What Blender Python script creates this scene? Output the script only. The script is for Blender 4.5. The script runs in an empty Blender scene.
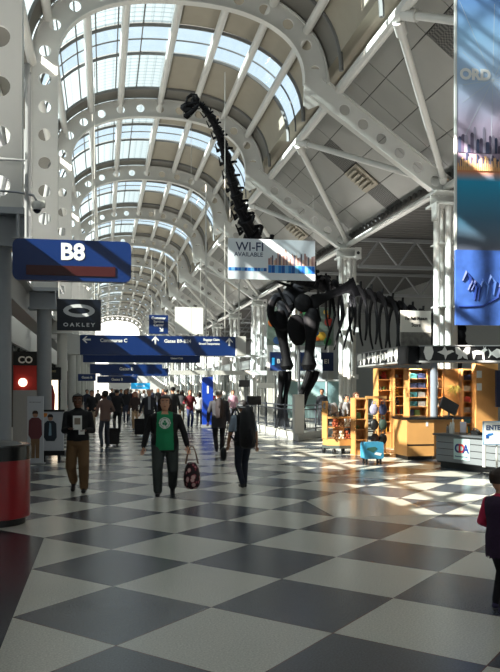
import bpy, math, random
import numpy as np
from mathutils import Vector, Matrix
from mathutils.bvhtree import BVHTree
random.seed(7)
PI = math.pi
SC = bpy.context.scene
COL = SC.collection
V = Vector

# ------------------------------------------------------------------ camera numbers
FPX, YAW, HZ, EYE = 794.4, .18277, 388.65, 1.8
_c, _s = math.cos(YAW), math.sin(YAW)
def P(px, py, Y):
    u = (px-250)/FPX; v = (HZ-py)/FPX
    t = Y/(-u*_s+_c)
    return V(((u*_c+_s)*t, Y, EYE+v*t))
def F(px, py):
    d = EYE*FPX/(py-HZ); u = (px-250)/FPX
    return V(((u*_c+_s)*d, (-u*_s+_c)*d, 0))

# ------------------------------------------------------------------ materials
def lin(c):
    return tuple(((x/255)/12.92 if x/255 <= .04045 else ((x/255+.055)/1.055)**2.4) for x in c)
MATS = {}
def mat(name, rgb, rough=.55, metal=0, noise=.0, nscale=8, bump=0, emit=0, spec=.5, coat=0, alpha=None):
    if name in MATS: return MATS[name]
    m = bpy.data.materials.new(name); m.use_nodes = True
    nt = m.node_tree; b = nt.nodes['Principled BSDF']
    col = lin(rgb)+(1,)
    b.inputs['Base Color'].default_value = col
    b.inputs['Roughness'].default_value = rough
    b.inputs['Metallic'].default_value = metal
    b.inputs['Specular IOR Level'].default_value = spec
    if coat: b.inputs['Coat Weight'].default_value = coat
    if emit:
        b.inputs['Emission Color'].default_value = col
        b.inputs['Emission Strength'].default_value = emit
    tc = nt.nodes.new('ShaderNodeTexCoord')
    n = nt.nodes.new('ShaderNodeTexNoise'); n.inputs['Scale'].default_value = nscale
    n.inputs['Detail'].default_value = 4
    nt.links.new(tc.outputs['Object'], n.inputs['Vector'])
    mx = nt.nodes.new('ShaderNodeMix'); mx.data_type = 'RGBA'
    k = noise if noise else .04
    mx.inputs['A'].default_value = tuple(max(0, x*(1-k)) for x in col[:3])+(1,)
    mx.inputs['B'].default_value = tuple(min(1, x*(1+k)) for x in col[:3])+(1,)
    nt.links.new(n.outputs['Fac'], mx.inputs['Factor'])
    nt.links.new(mx.outputs['Result'], b.inputs['Base Color'])
    if bump:
        bp = nt.nodes.new('ShaderNodeBump'); bp.inputs['Strength'].default_value = bump
        bp.inputs['Distance'].default_value = .01
        nt.links.new(n.outputs['Fac'], bp.inputs['Height']); nt.links.new(bp.outputs['Normal'], b.inputs['Normal'])
    MATS[name] = m
    return m
def nodes(m): return m.node_tree.nodes, m.node_tree.links
def math_node(nt, op, a, b=None, c=None):
    n = nt.nodes.new('ShaderNodeMath'); n.operation = op
    for i, x in enumerate((a, b, c)):
        if x is None: continue
        if isinstance(x, (int, float)): n.inputs[i].default_value = x
        else: nt.links.new(x, n.inputs[i])
    return n.outputs[0]

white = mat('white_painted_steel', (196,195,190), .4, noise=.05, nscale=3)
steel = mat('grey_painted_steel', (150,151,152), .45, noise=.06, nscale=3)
dsteel = mat('shade_toned_paint', (146,150,155), .45, noise=.06)
mull = mat('dark_mullion', (96,96,94), .5)
beige = mat('beige_ceiling_panel', (150,143,128), .7, noise=.08, nscale=2)
dpanel = mat('brown_grey_panel', (110,107,100), .7, noise=.08, nscale=2)
slopem = mat('grey_ceiling_panel', (142,141,136), .5, noise=.06, nscale=2)
backm = mat('dark_ceiling_void', (60,60,58), .9)
corr = mat('corrugated_deck', (96,94,92), .6, noise=.08)
bone = mat('dark_cast_bone', (19,19,22), .62, noise=.35, nscale=7, bump=.6, spec=.12)
wood = mat('honey_maple_veneer', (198,146,88), .42, noise=.14, nscale=3)
woodd = mat('warm_wood_edge', (172,116,64), .45, noise=.12)
black = mat('matte_black', (14,14,16), .45)
blackg = mat('gloss_black', (16,17,20), .2)
bluesign = mat('sign_blue', (10,42,98), .3)
whitep = mat('white_print', (232,232,228), .5)
plaster = mat('light_wall_panel', (196,197,196), .6, noise=.05)
chrome = mat('brushed_metal', (150,152,156), .3, metal=.8)

def make_floor_mat():
    m = bpy.data.materials.new('terrazzo_diamonds'); m.use_nodes = True
    nt = m.node_tree; b = nt.nodes['Principled BSDF']
    g = nt.nodes.new('ShaderNodeNewGeometry'); sp = nt.nodes.new('ShaderNodeSeparateXYZ')
    nt.links.new(g.outputs['Position'], sp.inputs[0])
    i = math_node(nt, 'DIVIDE', math_node(nt, 'SUBTRACT', sp.outputs[0], .088), .7877)
    j = math_node(nt, 'DIVIDE', math_node(nt, 'SUBTRACT', sp.outputs[1], 5.642), .8474)
    p = math_node(nt, 'MULTIPLY', math_node(nt, 'ADD', i, j), .5)
    q = math_node(nt, 'MULTIPLY', math_node(nt, 'SUBTRACT', i, j), .5)
    fp = math_node(nt, 'FLOOR', p); fq = math_node(nt, 'FLOOR', q)
    par = math_node(nt, 'FLOORED_MODULO', math_node(nt, 'ADD', fp, fq), 2.0)
    # joint distance
    def joint(x):
        fr = math_node(nt, 'FRACT', x)
        d = math_node(nt, 'MINIMUM', fr, math_node(nt, 'SUBTRACT', 1.0, fr))
        return math_node(nt, 'LESS_THAN', d, .004)
    jt = math_node(nt, 'MAXIMUM', joint(p), joint(q))
    n1 = nt.nodes.new('ShaderNodeTexNoise'); n1.inputs['Scale'].default_value = 70; n1.inputs['Detail'].default_value = 2
    nt.links.new(g.outputs['Position'], n1.inputs['Vector'])
    v1 = nt.nodes.new('ShaderNodeTexNoise'); v1.inputs['Scale'].default_value = .6
    nt.links.new(g.outputs['Position'], v1.inputs['Vector'])
    mx = nt.nodes.new('ShaderNodeMix'); mx.data_type = 'RGBA'
    mx.inputs['A'].default_value = lin((204,201,190))+(1,); mx.inputs['B'].default_value = lin((80,84,92))+(1,)
    nt.links.new(par, mx.inputs['Factor'])
    hs = nt.nodes.new('ShaderNodeHueSaturation')
    nt.links.new(mx.outputs['Result'], hs.inputs['Color'])
    val = math_node(nt, 'ADD', math_node(nt, 'MULTIPLY', n1.outputs['Fac'], 1.0), math_node(nt, 'MULTIPLY', v1.outputs['Fac'], .2))
    nt.links.new(math_node(nt, 'ADD', val, .4), hs.inputs['Value'])
    m2 = nt.nodes.new('ShaderNodeMix'); m2.data_type = 'RGBA'
    nt.links.new(jt, m2.inputs['Factor']); nt.links.new(hs.outputs[0], m2.inputs['A'])
    m2.inputs['B'].default_value = lin((104,74,70))+(1,)
    nt.links.new(m2.outputs['Result'], b.inputs['Base Color'])
    b.inputs['Roughness'].default_value = .2
    nt.links.new(math_node(nt, 'ADD', math_node(nt, 'MULTIPLY', v1.outputs['Fac'], .14), .17), b.inputs['Roughness'])
    b.inputs['Specular IOR Level'].default_value = .4
    return m
floor_mat = make_floor_mat()
inlay_mat = mat('light_terrazzo', (202,199,188), .2, noise=.25, nscale=70)
border_mat = mat('dark_terrazzo', (64,62,68), .2, noise=.25, nscale=70)

def glass_mat(name, tint, transp, diffuse=None, grid=False):
    m = bpy.data.materials.new(name); m.use_nodes = True
    nt = m.node_tree; nt.nodes.clear()
    out = nt.nodes.new('ShaderNodeOutputMaterial')
    tr = nt.nodes.new('ShaderNodeBsdfTransparent'); tr.inputs[0].default_value = lin(tint)+(1,)
    if diffuse:
        a = nt.nodes.new('ShaderNodeBsdfTranslucent'); a.inputs[0].default_value = lin(diffuse)+(1,)
    else:
        a = nt.nodes.new('ShaderNodeBsdfGlossy'); a.inputs[0].default_value = (.9,.9,.9,1); a.inputs[1].default_value = .05
    mx = nt.nodes.new('ShaderNodeMixShader')
    nt.links.new(a.outputs[0], mx.inputs[1]); nt.links.new(tr.outputs[0], mx.inputs[2])
    if grid:
        g = nt.nodes.new('ShaderNodeNewGeometry'); sp = nt.nodes.new('ShaderNodeSeparateXYZ')
        nt.links.new(g.outputs['Position'], sp.inputs[0])
        def ln(o, per):
            fr = math_node(nt, 'FRACT', math_node(nt, 'DIVIDE', o, per))
            return math_node(nt, 'LESS_THAN', fr, .16)
        lines = math_node(nt, 'MAXIMUM', ln(sp.outputs[0], .3), ln(sp.outputs[1], .3))
        fac = math_node(nt, 'SUBTRACT', transp, math_node(nt, 'MULTIPLY', lines, transp*.8))
        nt.links.new(fac, mx.inputs[0])
    else:
        mx.inputs[0].default_value = transp
    nt.links.new(mx.outputs[0], out.inputs[0])
    MATS[name] = m
    return m
clearg = glass_mat('clear_skylight_glass', (222,232,238), .93)
fritg = glass_mat('frit_skylight_glass', (226,236,240), .42, (120,127,130), True)
paneg = glass_mat('shop_glass', (214,218,218), .85)

# ------------------------------------------------------------------ mesh builder
class MB:
    def __init__(s): s.v = []; s.f = []; s.m = []
    def add(s, vs, fs, mi=0):
        o = len(s.v); s.v += [tuple(x) for x in vs]
        for f in fs: s.f.append(tuple(i+o for i in f)); s.m.append(mi)
        return s
    def box(s, c, d, rot=None, mi=0):
        hx, hy, hz = d[0]/2, d[1]/2, d[2]/2
        vs = [V((x*hx, y*hy, z*hz)) for x in (-1,1) for y in (-1,1) for z in (-1,1)]
        if rot is not None: vs = [rot @ v for v in vs]
        vs = [v+V(c) for v in vs]
        return s.add(vs, [(0,1,3,2),(4,6,7,5),(0,4,5,1),(2,3,7,6),(0,2,6,4),(1,5,7,3)], mi)
    def b2(s, a, b, mi=0):
        return s.box(((a[0]+b[0])/2,(a[1]+b[1])/2,(a[2]+b[2])/2), (abs(a[0]-b[0]),abs(a[1]-b[1]),abs(a[2]-b[2])), None, mi)
    def tube(s, pts, rad, n=12, mi=0, cap=True, flat=None):
        pts = [V(p) for p in pts]
        if not isinstance(rad, (list, tuple)): rad = [rad]*len(pts)
        o = len(s.v); prev = None
        for k, p in enumerate(pts):
            t = (pts[min(k+1, len(pts)-1)]-pts[max(k-1, 0)]).normalized()
            if prev is None:
                a = V((0,0,1)) if abs(t.z) < .9 else V((1,0,0))
                u = t.cross(a).normalized()
            else: u = (prev - t*prev.dot(t)).normalized()
            w = t.cross(u); prev = u
            r = rad[k]; r1, r2 = r if isinstance(r, (tuple, list)) else (r, r)
            for i in range(n):
                a = 2*PI*i/n
                s.v.append(tuple(p + u*math.cos(a)*r1 + w*math.sin(a)*r2))
        for k in range(len(pts)-1):
            for i in range(n):
                j = (i+1) % n
                s.f.append((o+k*n+i, o+k*n+j, o+(k+1)*n+j, o+(k+1)*n+i)); s.m.append(mi)
        if cap:
            s.f.append(tuple(o+i for i in reversed(range(n)))); s.m.append(mi)
            e = o+(len(pts)-1)*n
            s.f.append(tuple(e+i for i in range(n))); s.m.append(mi)
        return s
    def ring_loft(s, rings, mi=0):      # rings: list of lists of points (same count), closed with caps
        o = len(s.v); n = len(rings[0])
        for r in rings: s.v += [tuple(p) for p in r]
        for k in range(len(rings)-1):
            for i in range(n):
                j = (i+1) % n
                s.f.append((o+k*n+i, o+k*n+j, o+(k+1)*n+j, o+(k+1)*n+i)); s.m.append(mi)
        s.f.append(tuple(o+i for i in reversed(range(n)))); s.m.append(mi)
        e = o+(len(rings)-1)*n
        s.f.append(tuple(e+i for i in range(n))); s.m.append(mi)
        return s
    def ell(s, c, r, mi=0, nu=14, nv=10, rot=None):
        c = V(c); rings = []
        for k in range(1, nv):
            th = PI*k/nv
            ring = []
            for i in range(nu):
                a = 2*PI*i/nu
                p = V((r[0]*math.sin(th)*math.cos(a), r[1]*math.sin(th)*math.sin(a), -r[2]*math.cos(th)))
                if rot is not None: p = rot @ p
                ring.append(c+p)
            rings.append(ring)
        return s.ring_loft(rings, mi)
    def prism(s, poly, y0, y1, mi=0):    # poly in XZ
        n = len(poly)
        vs = [(x, y0, z) for x, z in poly]+[(x, y1, z) for x, z in poly]
        fs = [tuple(range(n)), tuple(reversed(range(n, 2*n)))]+[(i, i+n, (i+1) % n+n, (i+1) % n) for i in range(n)]
        return s.add(vs, fs, mi)
    def prismz(s, poly, z0, z1, mi=0):
        n = len(poly)
        vs = [(x, y, z0) for x, y in poly]+[(x, y, z1) for x, y in poly]
        fs = [tuple(reversed(range(n))), tuple(range(n, 2*n))]+[(i, (i+1) % n, (i+1) % n+n, i+n) for i in range(n)]
        return s.add(vs, fs, mi)
    def mesh(s, name, mats, smooth=35):
        me = bpy.data.meshes.new(name)
        me.from_pydata(s.v, [], s.f)
        for m in (mats if isinstance(mats, (list, tuple)) else [mats]): me.materials.append(m)
        me.polygons.foreach_set('material_index', s.m)
        if smooth:
            me.polygons.foreach_set('use_smooth', [True]*len(s.f))
            me.set_sharp_from_angle(angle=math.radians(smooth))
        me.validate(); me.update()
        return me
    def build(s, name, mats, parent=None, smooth=35, loc=None, rotz=None):
        o = bpy.data.objects.new(name, s.mesh(name, mats, smooth)); COL.objects.link(o)
        if parent: o.parent = parent
        if loc is not None: o.location = loc
        if rotz is not None: o.rotation_euler = (0,0,rotz)
        return o
def tag(o, label=None, cat=None, group=None, kind=None):
    if label: o['label'] = label
    if cat: o['category'] = cat
    if group: o['group'] = group
    if kind: o['kind'] = kind
    return o
def thing(name, label, cat, loc=(0,0,0), rz=0, group=None):
    o = bpy.data.objects.new(name, None); COL.objects.link(o); o.location = loc; o.rotation_euler = (0,0,rz)
    o.empty_display_size = .2
    return tag(o, label, cat, group)
def struct(o): o['kind'] = 'structure'; return o
KIDS = {}
def copy_tree(o, parent=None):
    c = o.copy(); COL.objects.link(c)
    if parent: c.parent = parent
    for ch in [x for x in SC.objects if x.parent == o]: copy_tree(ch, c)
    return c
ORD = ['first','second','third','fourth','fifth','sixth','seventh','eighth','ninth','tenth','eleventh','twelfth','thirteenth','fourteenth','fifteenth','sixteenth']

def text(s, size, m, parent, loc, name='lettering', rot=(PI/2,0,0), align='CENTER', bold=.0, depth=.004, sx=1.0):
    cu = bpy.data.curves.new('t', 'FONT'); cu.body = s; cu.size = size; cu.align_x = align; cu.align_y = 'CENTER'
    cu.extrude = depth; cu.offset = bold; cu.resolution_u = 3
    o = bpy.data.objects.new('t', cu); COL.objects.link(o)
    dg = bpy.context.evaluated_depsgraph_get()
    me = bpy.data.meshes.new_from_object(o.evaluated_get(dg))
    bpy.data.objects.remove(o); bpy.data.curves.remove(cu)
    me.name = name; me.materials.clear(); me.materials.append(m)
    o = bpy.data.objects.new(name, me); COL.objects.link(o); o.parent = parent
    o.location = loc; o.rotation_euler = rot; o.scale = (sx, 1, 1)
    return o
def round_rect(w, h, r, n=5):
    out = []
    for cx, cz, a0 in ((w/2-r, h/2-r, 0), (-w/2+r, h/2-r, 90), (-w/2+r, -h/2+r, 180), (w/2-r, -h/2+r, 270)):
        for k in range(n+1):
            a = math.radians(a0+90*k/n); out.append((cx+r*math.cos(a), cz+r*math.sin(a)))
    return out

# ================================================================== SETTING
RY = [13.0+9.9*k for k in range(-1, 13)]; ARY = RY[:]          # ring planes; index 1 is the nearest one in view
PIT = 9.9
CX = 2.3
def arch_pt(t, off=0.0):          # t 0 (left spring) .. 1 (right spring); middle line of the band, off outward
    a0, b0, z0 = 3.92, 2.45, 10.85
    th = PI*(1-t); e = 2/2.35
    x = a0*math.copysign(abs(math.cos(th))**e, math.cos(th)); z = b0*abs(math.sin(th))**e
    return x, z
def arch_curve(off, n=64):
    pts = []
    for k in range(n+1):
        x, z = arch_pt(k/n); x2, z2 = arch_pt(min(1, k/n+.004)); x1, z1 = arch_pt(max(0, k/n-.004))
        tx, tz = x2-x1, z2-z1; l = math.hypot(tx, tz) or 1
        pts.append((CX+x-tz/l*off, 10.85+z+tx/l*off))
    return pts
def strip(path, hw, spacing, rad, thick=.06, flange=.26, holes=True, start=.5):
    """band of web with round holes plus two edge flanges, path in XZ"""
    pts = [V((x, 0, z)) for x, z in path]
    L = [0]
    for a, b in zip(pts, pts[1:]): L.append(L[-1]+(b-a).length)
    tot = L[-1]
    def at(s, t, y):
        s = max(0, min(tot, s)); k = 0
        while k < len(L)-2 and L[k+1] < s: k += 1
        d = (pts[k+1]-pts[k]); l = d.length or 1; p = pts[k]+d*((s-L[k])/l)
        a = pts[max(k-1,0)]; b = pts[min(k+2, len(pts)-1)]
        tn = (b-a).normalized(); nrm = V((-tn.z, 0, tn.x))
        q = p+nrm*t; return (q.x, y, q.z)
    mb = MB(); n = max(1, round(tot/spacing)); dl = tot/n; K = 20
    for c in range(n):
        s0, s1 = c*dl, (c+1)*dl; sc = (s0+s1)/2
        outer = []; inner = []
        for k in range(K):
            a = 2*PI*(k+.5)/K; ca, sa = math.cos(a), math.sin(a)
            m = max(abs(ca)/(dl/2), abs(sa)/hw)
            outer.append((sc+ca/m, sa/m)); inner.append((sc+ca*rad, sa*rad))
        # snap corners
        for cs, ct in ((1,1),(-1,1),(-1,-1),(1,-1)):
            best = min(range(K), key=lambda i: abs(outer[i][0]-(sc+cs*dl/2))+abs(outer[i][1]-ct*hw))
            outer[best] = (sc+cs*dl/2, ct*hw)
        vs = [at(s, t, -thick/2) for s, t in outer]+[at(s, t, -thick/2) for s, t in inner]
        vs += [at(s, t, thick/2) for s, t in outer]+[at(s, t, thick/2) for s, t in inner]
        fs = []
        for k in range(K):
            j = (k+1) % K
            fs += [(k, K+k, K+j, j), (2*K+k, 2*K+j, 3*K+j, 3*K+k), (K+k, 3*K+k, 3*K+j, K+j)]
        mb.add(vs, fs)
    for side in (-1, 1):
        m = max(2, int(tot/.16)); o = len(mb.v)
        for k in range(m+1):
            s = tot*k/m
            for t, y in ((hw-.0, -flange/2), (hw+.035, -flange/2), (hw+.035, flange/2), (hw, flange/2)):
                mb.v.append(at(s, side*t, y))
        for k in range(m):
            for i in range(4):
                j = (i+1) % 4
                mb.f.append((o+4*k+i, o+4*k+j, o+4*k+4+j, o+4*k+4+i)); mb.m.append(0)
        mb.f.append((o, o+1, o+2, o+3)); mb.m.append(0); e = o+4*m
        mb.f.append((e+3, e+2, e+1, e)); mb.m.append(0)
    return mb

# ---- arches
mid = arch_curve(0)
arm_path = [(6.12, 10.55), (6.45, 10.62), (10.25, 7.98)]
kn = [V((6.25, 0, 10.75)), V((10.3, 0, 7.96))]
arm_path = [(kn[0].x+(kn[1].x-kn[0].x)*k/24, kn[0].z+(kn[1].z-kn[0].z)*k/24) for k in range(25)]
leg_path = [(-1.61, 10.85-(10.85-4.6)*k/30) for k in range(31)]
rib_mb = strip(mid, .33, .8, .165)
arm_mb = strip(arm_path, .31, .68, .17)
leg_mb = strip(leg_path, .33, .82, .175)
gus = MB(); gus.prism([(5.85,10.2),(6.0,10.1),(6.75,10.45),(6.6,11.3),(5.88,11.3)], -.035, .035)
hole_disc = None
def make_arch():
    r = thing('roof_arch', 'x', 'roof arch')
    rib_mb.build('arch_rib', white, r); arm_mb.build('outrigger_beam', white, r)
    leg_mb.build('upright', white, r); gus.build('gusset_plate', white, r)
    return r
arch0 = make_arch()
near_words = ['behind the viewer', 'nearest, showing only its left upright', 'whose right beam ends at the column by the hanging city banner',
  'arching just behind the dinosaur skull', 'meeting the column behind the Wi-Fi sign']
for k, y in enumerate(ARY):
    a = arch0 if k == 0 else copy_tree(arch0)
    a.location = (0, y, 0)
    if k == 0: lb = 'white perforated steel roof arch beside the camera position, out of the picture'
    elif k < 5: lb = 'white steel roof arch '+near_words[k]
    else: lb = 'white perforated steel roof arch, %s counted away from the camera' % ORD[k-1]
    tag(a, lb, 'roof arch', 'perforated arches along the concourse vault')

# ---- steel columns on the right (bundles of four tubes with cap plates) and left round columns
def make_col():
    r = thing('bundled_column', 'x', 'column')
    for dx, dy in ((-.3,-.12),(0,-.3),(.28,-.1),(.02,.22)):
        MB().tube([(dx,dy,.0),(dx,dy,7.35)], .1, 16).build('column_tube', white, r)
    c = MB(); c.b2((-.46,-.46,7.35),(.5,.36,7.42)); c.b2((-.46,-.46,7.72),(.5,.36,7.78))
    c.b2((-.46,-.03,7.35),(.5,.03,7.78)); c.b2((.2,-.5,7.3),(.48,-.46,7.8)); c.b2((-.46,-.46,6.9),(-.38,-.1,7.4))
    c.build('cap_bracket', white, r)
    h = MB(); h.tube([(.34,-.51,7.56),(.34,-.5,7.56)], .07, 16); h.build('bolt_hole', black, r)
    for z in (6.2, 4.3, 2.3):
        t = MB(); t.b2((-.34,-.34,z-.02),(.34,.26,z+.02)); t.b2((.22,-.42,z-.1),(.38,-.39,z+.1)); t.build('tie_plate', white, r)
    b = MB(); b.b2((-.45,-.45,0),(.45,.4,.05)); b.build('base_plate', steel, r)
    return r
col0 = make_col()
for k, y in enumerate(RY):
    c = col0 if k == 0 else copy_tree(col0)
    c.location = (10.3, y, 0)
    lb = ['white bundled tube column beside the camera, out of the picture', 'white bundled tube column hidden by the city banner',
          'white bundled tube column rising behind the museum shop canopy left of the city banner',
          'white bundled tube column behind the dinosaur shoulder', 'white bundled tube column standing left of the dinosaur legs'][k] if k < 5 else \
          'white bundled tube column of the right row, %s from the camera' % ORD[k-1]
    tag(c, lb, 'column', 'bundled columns of the right row')
def make_lcol(m):
    r = thing('round_column', 'x', 'column')
    MB().tube([(0,0,0),(0,0,4.0)], .2, 24).build('shaft', m, r)
    c = MB(); c.b2((-.42,-.3,4.0),(.42,.3,4.06)); c.b2((-.42,-.3,4.5),(.42,.3,4.6)); c.b2((-.4,-.05,4.06),(.4,.05,4.5)); c.b2((.3,-.28,4.06),(.34,.28,4.5)); c.build('capital', m, r)
    b = MB(); b.tube([(0,0,0),(0,0,.12)], .27, 24); b.build('base_collar', steel, r)
    return r
lc0 = make_lcol(dsteel); lc1 = None  # near columns greyer, far ones white: shade and sun put into the colour
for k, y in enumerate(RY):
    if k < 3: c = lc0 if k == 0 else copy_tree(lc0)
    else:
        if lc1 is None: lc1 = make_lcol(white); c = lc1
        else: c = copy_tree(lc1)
    c.location = (-1.62, y, 0)
    lb = ['grey round column left of the camera, out of the picture', 'grey round column at the left edge, nearest to the camera', 'shaded grey round column behind the tall white poster stand'][k] if k < 3 else \
         'sunlit white round column of the left row, %s from the camera' % ORD[k-1]
    tag(c, lb, 'column', 'round columns of the left row')

# ---- longitudinal pipes and purlins
Y0, Y1 = RY[0], RY[-1]
outer = arch_curve(.27)
def pipe(pts, r, name, label, cat='roof pipe', group=None, m=white, n=10):
    o = MB().tube(pts, r, n).build(name, m); return tag(o, label, cat, group)
pur_t = [.075, .165, .27, .385, .5, .61, .715, .81, .895]
pur_xz = []
for q, x in enumerate([-1.55, -.55, .75, 2.25, 3.7, 4.98, 5.98]):
    bx = min(outer[4:-4], key=lambda p: abs(p[0]-x)) if abs(x-2.3) < 3.9 else None
    if bx is None: bx = min([p for p in outer if p[1] > 11.2], key=lambda p: abs(p[0]-x))
    pur_xz.append(bx)
names = ['leftmost', 'second from the left', 'third from the left', 'fourth from the left at the crown', 'fourth from the right', 'third from the right', 'second from the right']
for (x, z), nm in zip(pur_xz, names):
    pipe([(x, Y0, z), (x, Y1, z)], .13, 'roof_purlin', 'long white roof tube along the vault, '+nm, 'roof tube', 'tubes running along the vault', m=white, n=12)
pipe([(6.95, Y0, 10.75), (6.95, Y1, 10.75)], .15, 'spring_pipe', 'long white tube along the right springing of the vault where the beams kink')
pipe([(10.35, Y0, 7.98), (10.35, Y1, 7.98)], .12, 'eave_pipe', 'white eave tube linking the tops of the right columns')
pipe([(-1.95, Y0, 10.9), (-1.95, Y1, 10.9)], .13, 'spring_pipe', 'long white tube along the left springing of the vault')
# V struts
st = None
for k in range(len(RY)-1):
    ym = (RY[k]+RY[k+1])/2
    for side, ye in ((-1, RY[k]), (1, RY[k+1])):
        s = thing('roof_strut', 'white diagonal strut from vault tube down to a right column, bay %s, %s end' % (ORD[k], 'nearer' if side < 0 else 'farther'), 'strut', (0,0,0), 0, 'diagonal struts of the right roof slope')
        a = V((7.0, ym+side*.22, 10.62)); b = V((10.25, ye-side*.1, 8.12))
        MB().tube([a, b], .1, 12).build('tube', white, s)
        d = (b-a).normalized(); MB().tube([a-d*.05, a+d*.35], .15, 12).build('end_sleeve', white, s); MB().tube([b-d*.3, b], .13, 12).build('end_sleeve', white, s)
        # left braces
        s = thing('roof_strut', 'grey diagonal brace on the left side between wall beam and upright, bay %s, %s end' % (ORD[k], 'nearer' if side < 0 else 'farther'), 'strut', (0,0,0), 0, 'diagonal braces of the left glass wall')
        MB().tube([(-2.5, ym+side*.2, 4.75), (-2.05, ye-side*.25, 10.7)], .1, 10).build('tube', steel, s)
        MB().tube([(-2.6, ym+side*.2, 10.5), (-2.15, ye-side*.25, 4.8)], .07, 8).build('tie_rod', steel, s)
# left beam
b = MB(); b.b2((-2.35, Y0, 3.72),(-1.9, Y1, 3.8)); b.b2((-2.35, Y0, 4.5),(-1.9, Y1, 4.6)); b.b2((-2.16, Y0, 3.8),(-2.08, Y1, 4.5))
b.b2((-2.3,Y0,7.2),(-2.2,Y1,7.4))
tag(b.build('wall_beam', steel), 'long grey steel beam over the left shop fronts', 'beam')

# ---- roof skin per bay: structure
skin = arch_curve(.43, 48)
def skin_piece(i0, i1, f0, f1, th=.05):
    mb = MB(); o = 0; pts = skin[i0:i1+1]; n = len(pts)
    nrm = []
    vs = []
    for y in (f0*PIT, f1*PIT):
        for x, z in pts: vs.append((x, y, z))
    for y in (f0*PIT, f1*PIT):
        for x, z in pts:
            dx, dz = x-CX, z-10.2; l = math.hypot(dx, dz); vs.append((x+dx/l*th, y, z+dz/l*th))
    fs = []
    for i in range(n-1):
        fs += [(i, i+1, n+i+1, n+i), (2*n+i, 3*n+i, 3*n+i+1, 2*n+i+1), (i, 2*n+i, 2*n+i+1, i+1), (n+i, n+i+1, 3*n+i+1, 3*n+i)]
    fs += [(0, n, 3*n, 2*n), (n-1, 3*n-1, 4*n-1, 2*n-1)]
    return mb.add(vs, fs)
iR = min(range(len(skin)), key=lambda i: abs(skin[i][0]-2.35) if skin[i][1] > 11.4 else 9)
iL = 2; iE = 46
op = skin_piece(iR, iE, 0, .31)
for args in ((iR, iE, .55, .88), ):
    q = skin_piece(*args); op.add(q.v, q.f)
opm = op.mesh('ceiling', beige)
dk = skin_piece(iL, iE, .88, 1.0); dkm = dk.mesh('ceiling', dpanel)
frA = skin_piece(iL, iR, 0, .31); q = skin_piece(iL, iR, .55, .88); frA.add(q.v, q.f); frm = frA.mesh('window_frit', fritg)
cl = skin_piece(iL, iE, .325, .535); clm = cl.mesh('window_clear', clearg)
mu = MB()
for fy in (.318, .543, .88):
    pts = [(x, fy*PIT, z-.03) for x, z in skin]; mu.tube(pts, .07, 6)
pts = [(x, .43*PIT, z-.02) for x, z in skin]; mu.tube(pts, .03, 6)
for i in range(3, iR, 3):     # panel seams in the glazing
    x, z = skin[i]; mu.b2((x-.02, 0, z-.03), (x+.02, 0.88*PIT, z+.02))
mum = mu.mesh('window_frame', mull)
def put(me, name, loc, parent=None):
    o = bpy.data.objects.new(name, me); COL.objects.link(o); o.location = loc
    if parent: o.parent = parent
    return o
# right sloping ceiling per bay
sl = MB(); A = V((7.1, 0, 11.2)); B = V((10.6, 0, 8.45)); dv = B-A; nv = V((dv.z, 0, -dv.x)).normalized()*-1
if nv.z < 0: nv = -nv
def slope_quad(mb, u0, u1, f0, f1, lift, th, mi):
    p = []
    for l in (lift, lift+th):
        for u, f_ in ((u0,f0),(u1,f0),(u1,f1),(u0,f1)):
            q = A+dv*u+nv*l; p.append((q.x, f_*PIT, q.z))
    mb.add(p, [(0,1,2,3),(7,6,5,4),(0,4,5,1),(1,5,6,2),(2,6,7,3),(3,7,4,0)], mi)
slope_quad(sl, 0, 1, 0, 1, .12, .05, 1)
g = .003
fr_rows = [0, .14, .43, .57, .86, 1.0]
for a, bb in zip(fr_rows, fr_rows[1:]):
    mids = abs(a-.43) < .01
    us = [0, .22, .5, .75, 1.0]
    for u0, u1 in zip(us, us[1:]):
        if mids: mi = 2 if u0 in (.22,) or u0 == .75 else (3 if u0 == .5 else 0)
        else: mi = 0
        slope_quad(sl, u0+g, u1-g, a+g*.5, bb-g*.5, .05 if mi != 3 else -.02, .05, mi)
for k in range(5):
    slope_quad(sl, .53+k*.042, .55+k*.042, .45, .55, -.12, .1, 3)
perf = mat('perforated_grille', (64,63,60), .6)
nn, ll = nodes(perf)
pb = nn['Principled BSDF']
tc = nn.new('ShaderNodeTexCoord'); ck = nn.new('ShaderNodeTexChecker'); ck.inputs['Scale'].default_value = 14
ck.inputs['Color1'].default_value = lin((96,94,90))+(1,); ck.inputs['Color2'].default_value = lin((44,44,43))+(1,)
ll.new(tc.outputs['Object'], ck.inputs['Vector']); ll.new(ck.outputs['Color'], pb.inputs['Base Color'])
slm = sl.mesh('ceiling_slope', [slopem, backm, perf, beige])
wn = 0
for k in range(len(RY)-1):
    y = RY[k]
    struct(put(opm, 'ceiling', (0,y,0))); struct(put(dkm, 'ceiling', (0,y,0)))
    wn += 1; w = struct(put(frm, 'window_%d' % wn, (0,y,0))); put(mum, 'window_frame', (0,0,0), w)
    wn += 1; struct(put(clm, 'window_%d' % wn, (0,y,0)))
    struct(put(slm, 'ceiling', (0,y,0)))
# strip between vault springing and slope on the right
ex, ez = skin[iE]
b = MB(); b.prism([(ex, ez), (7.35, 11.32), (7.35, 11.4), (ex+.05, ez+.08)], Y0, Y1); struct(b.build('ceiling', beige))
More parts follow.
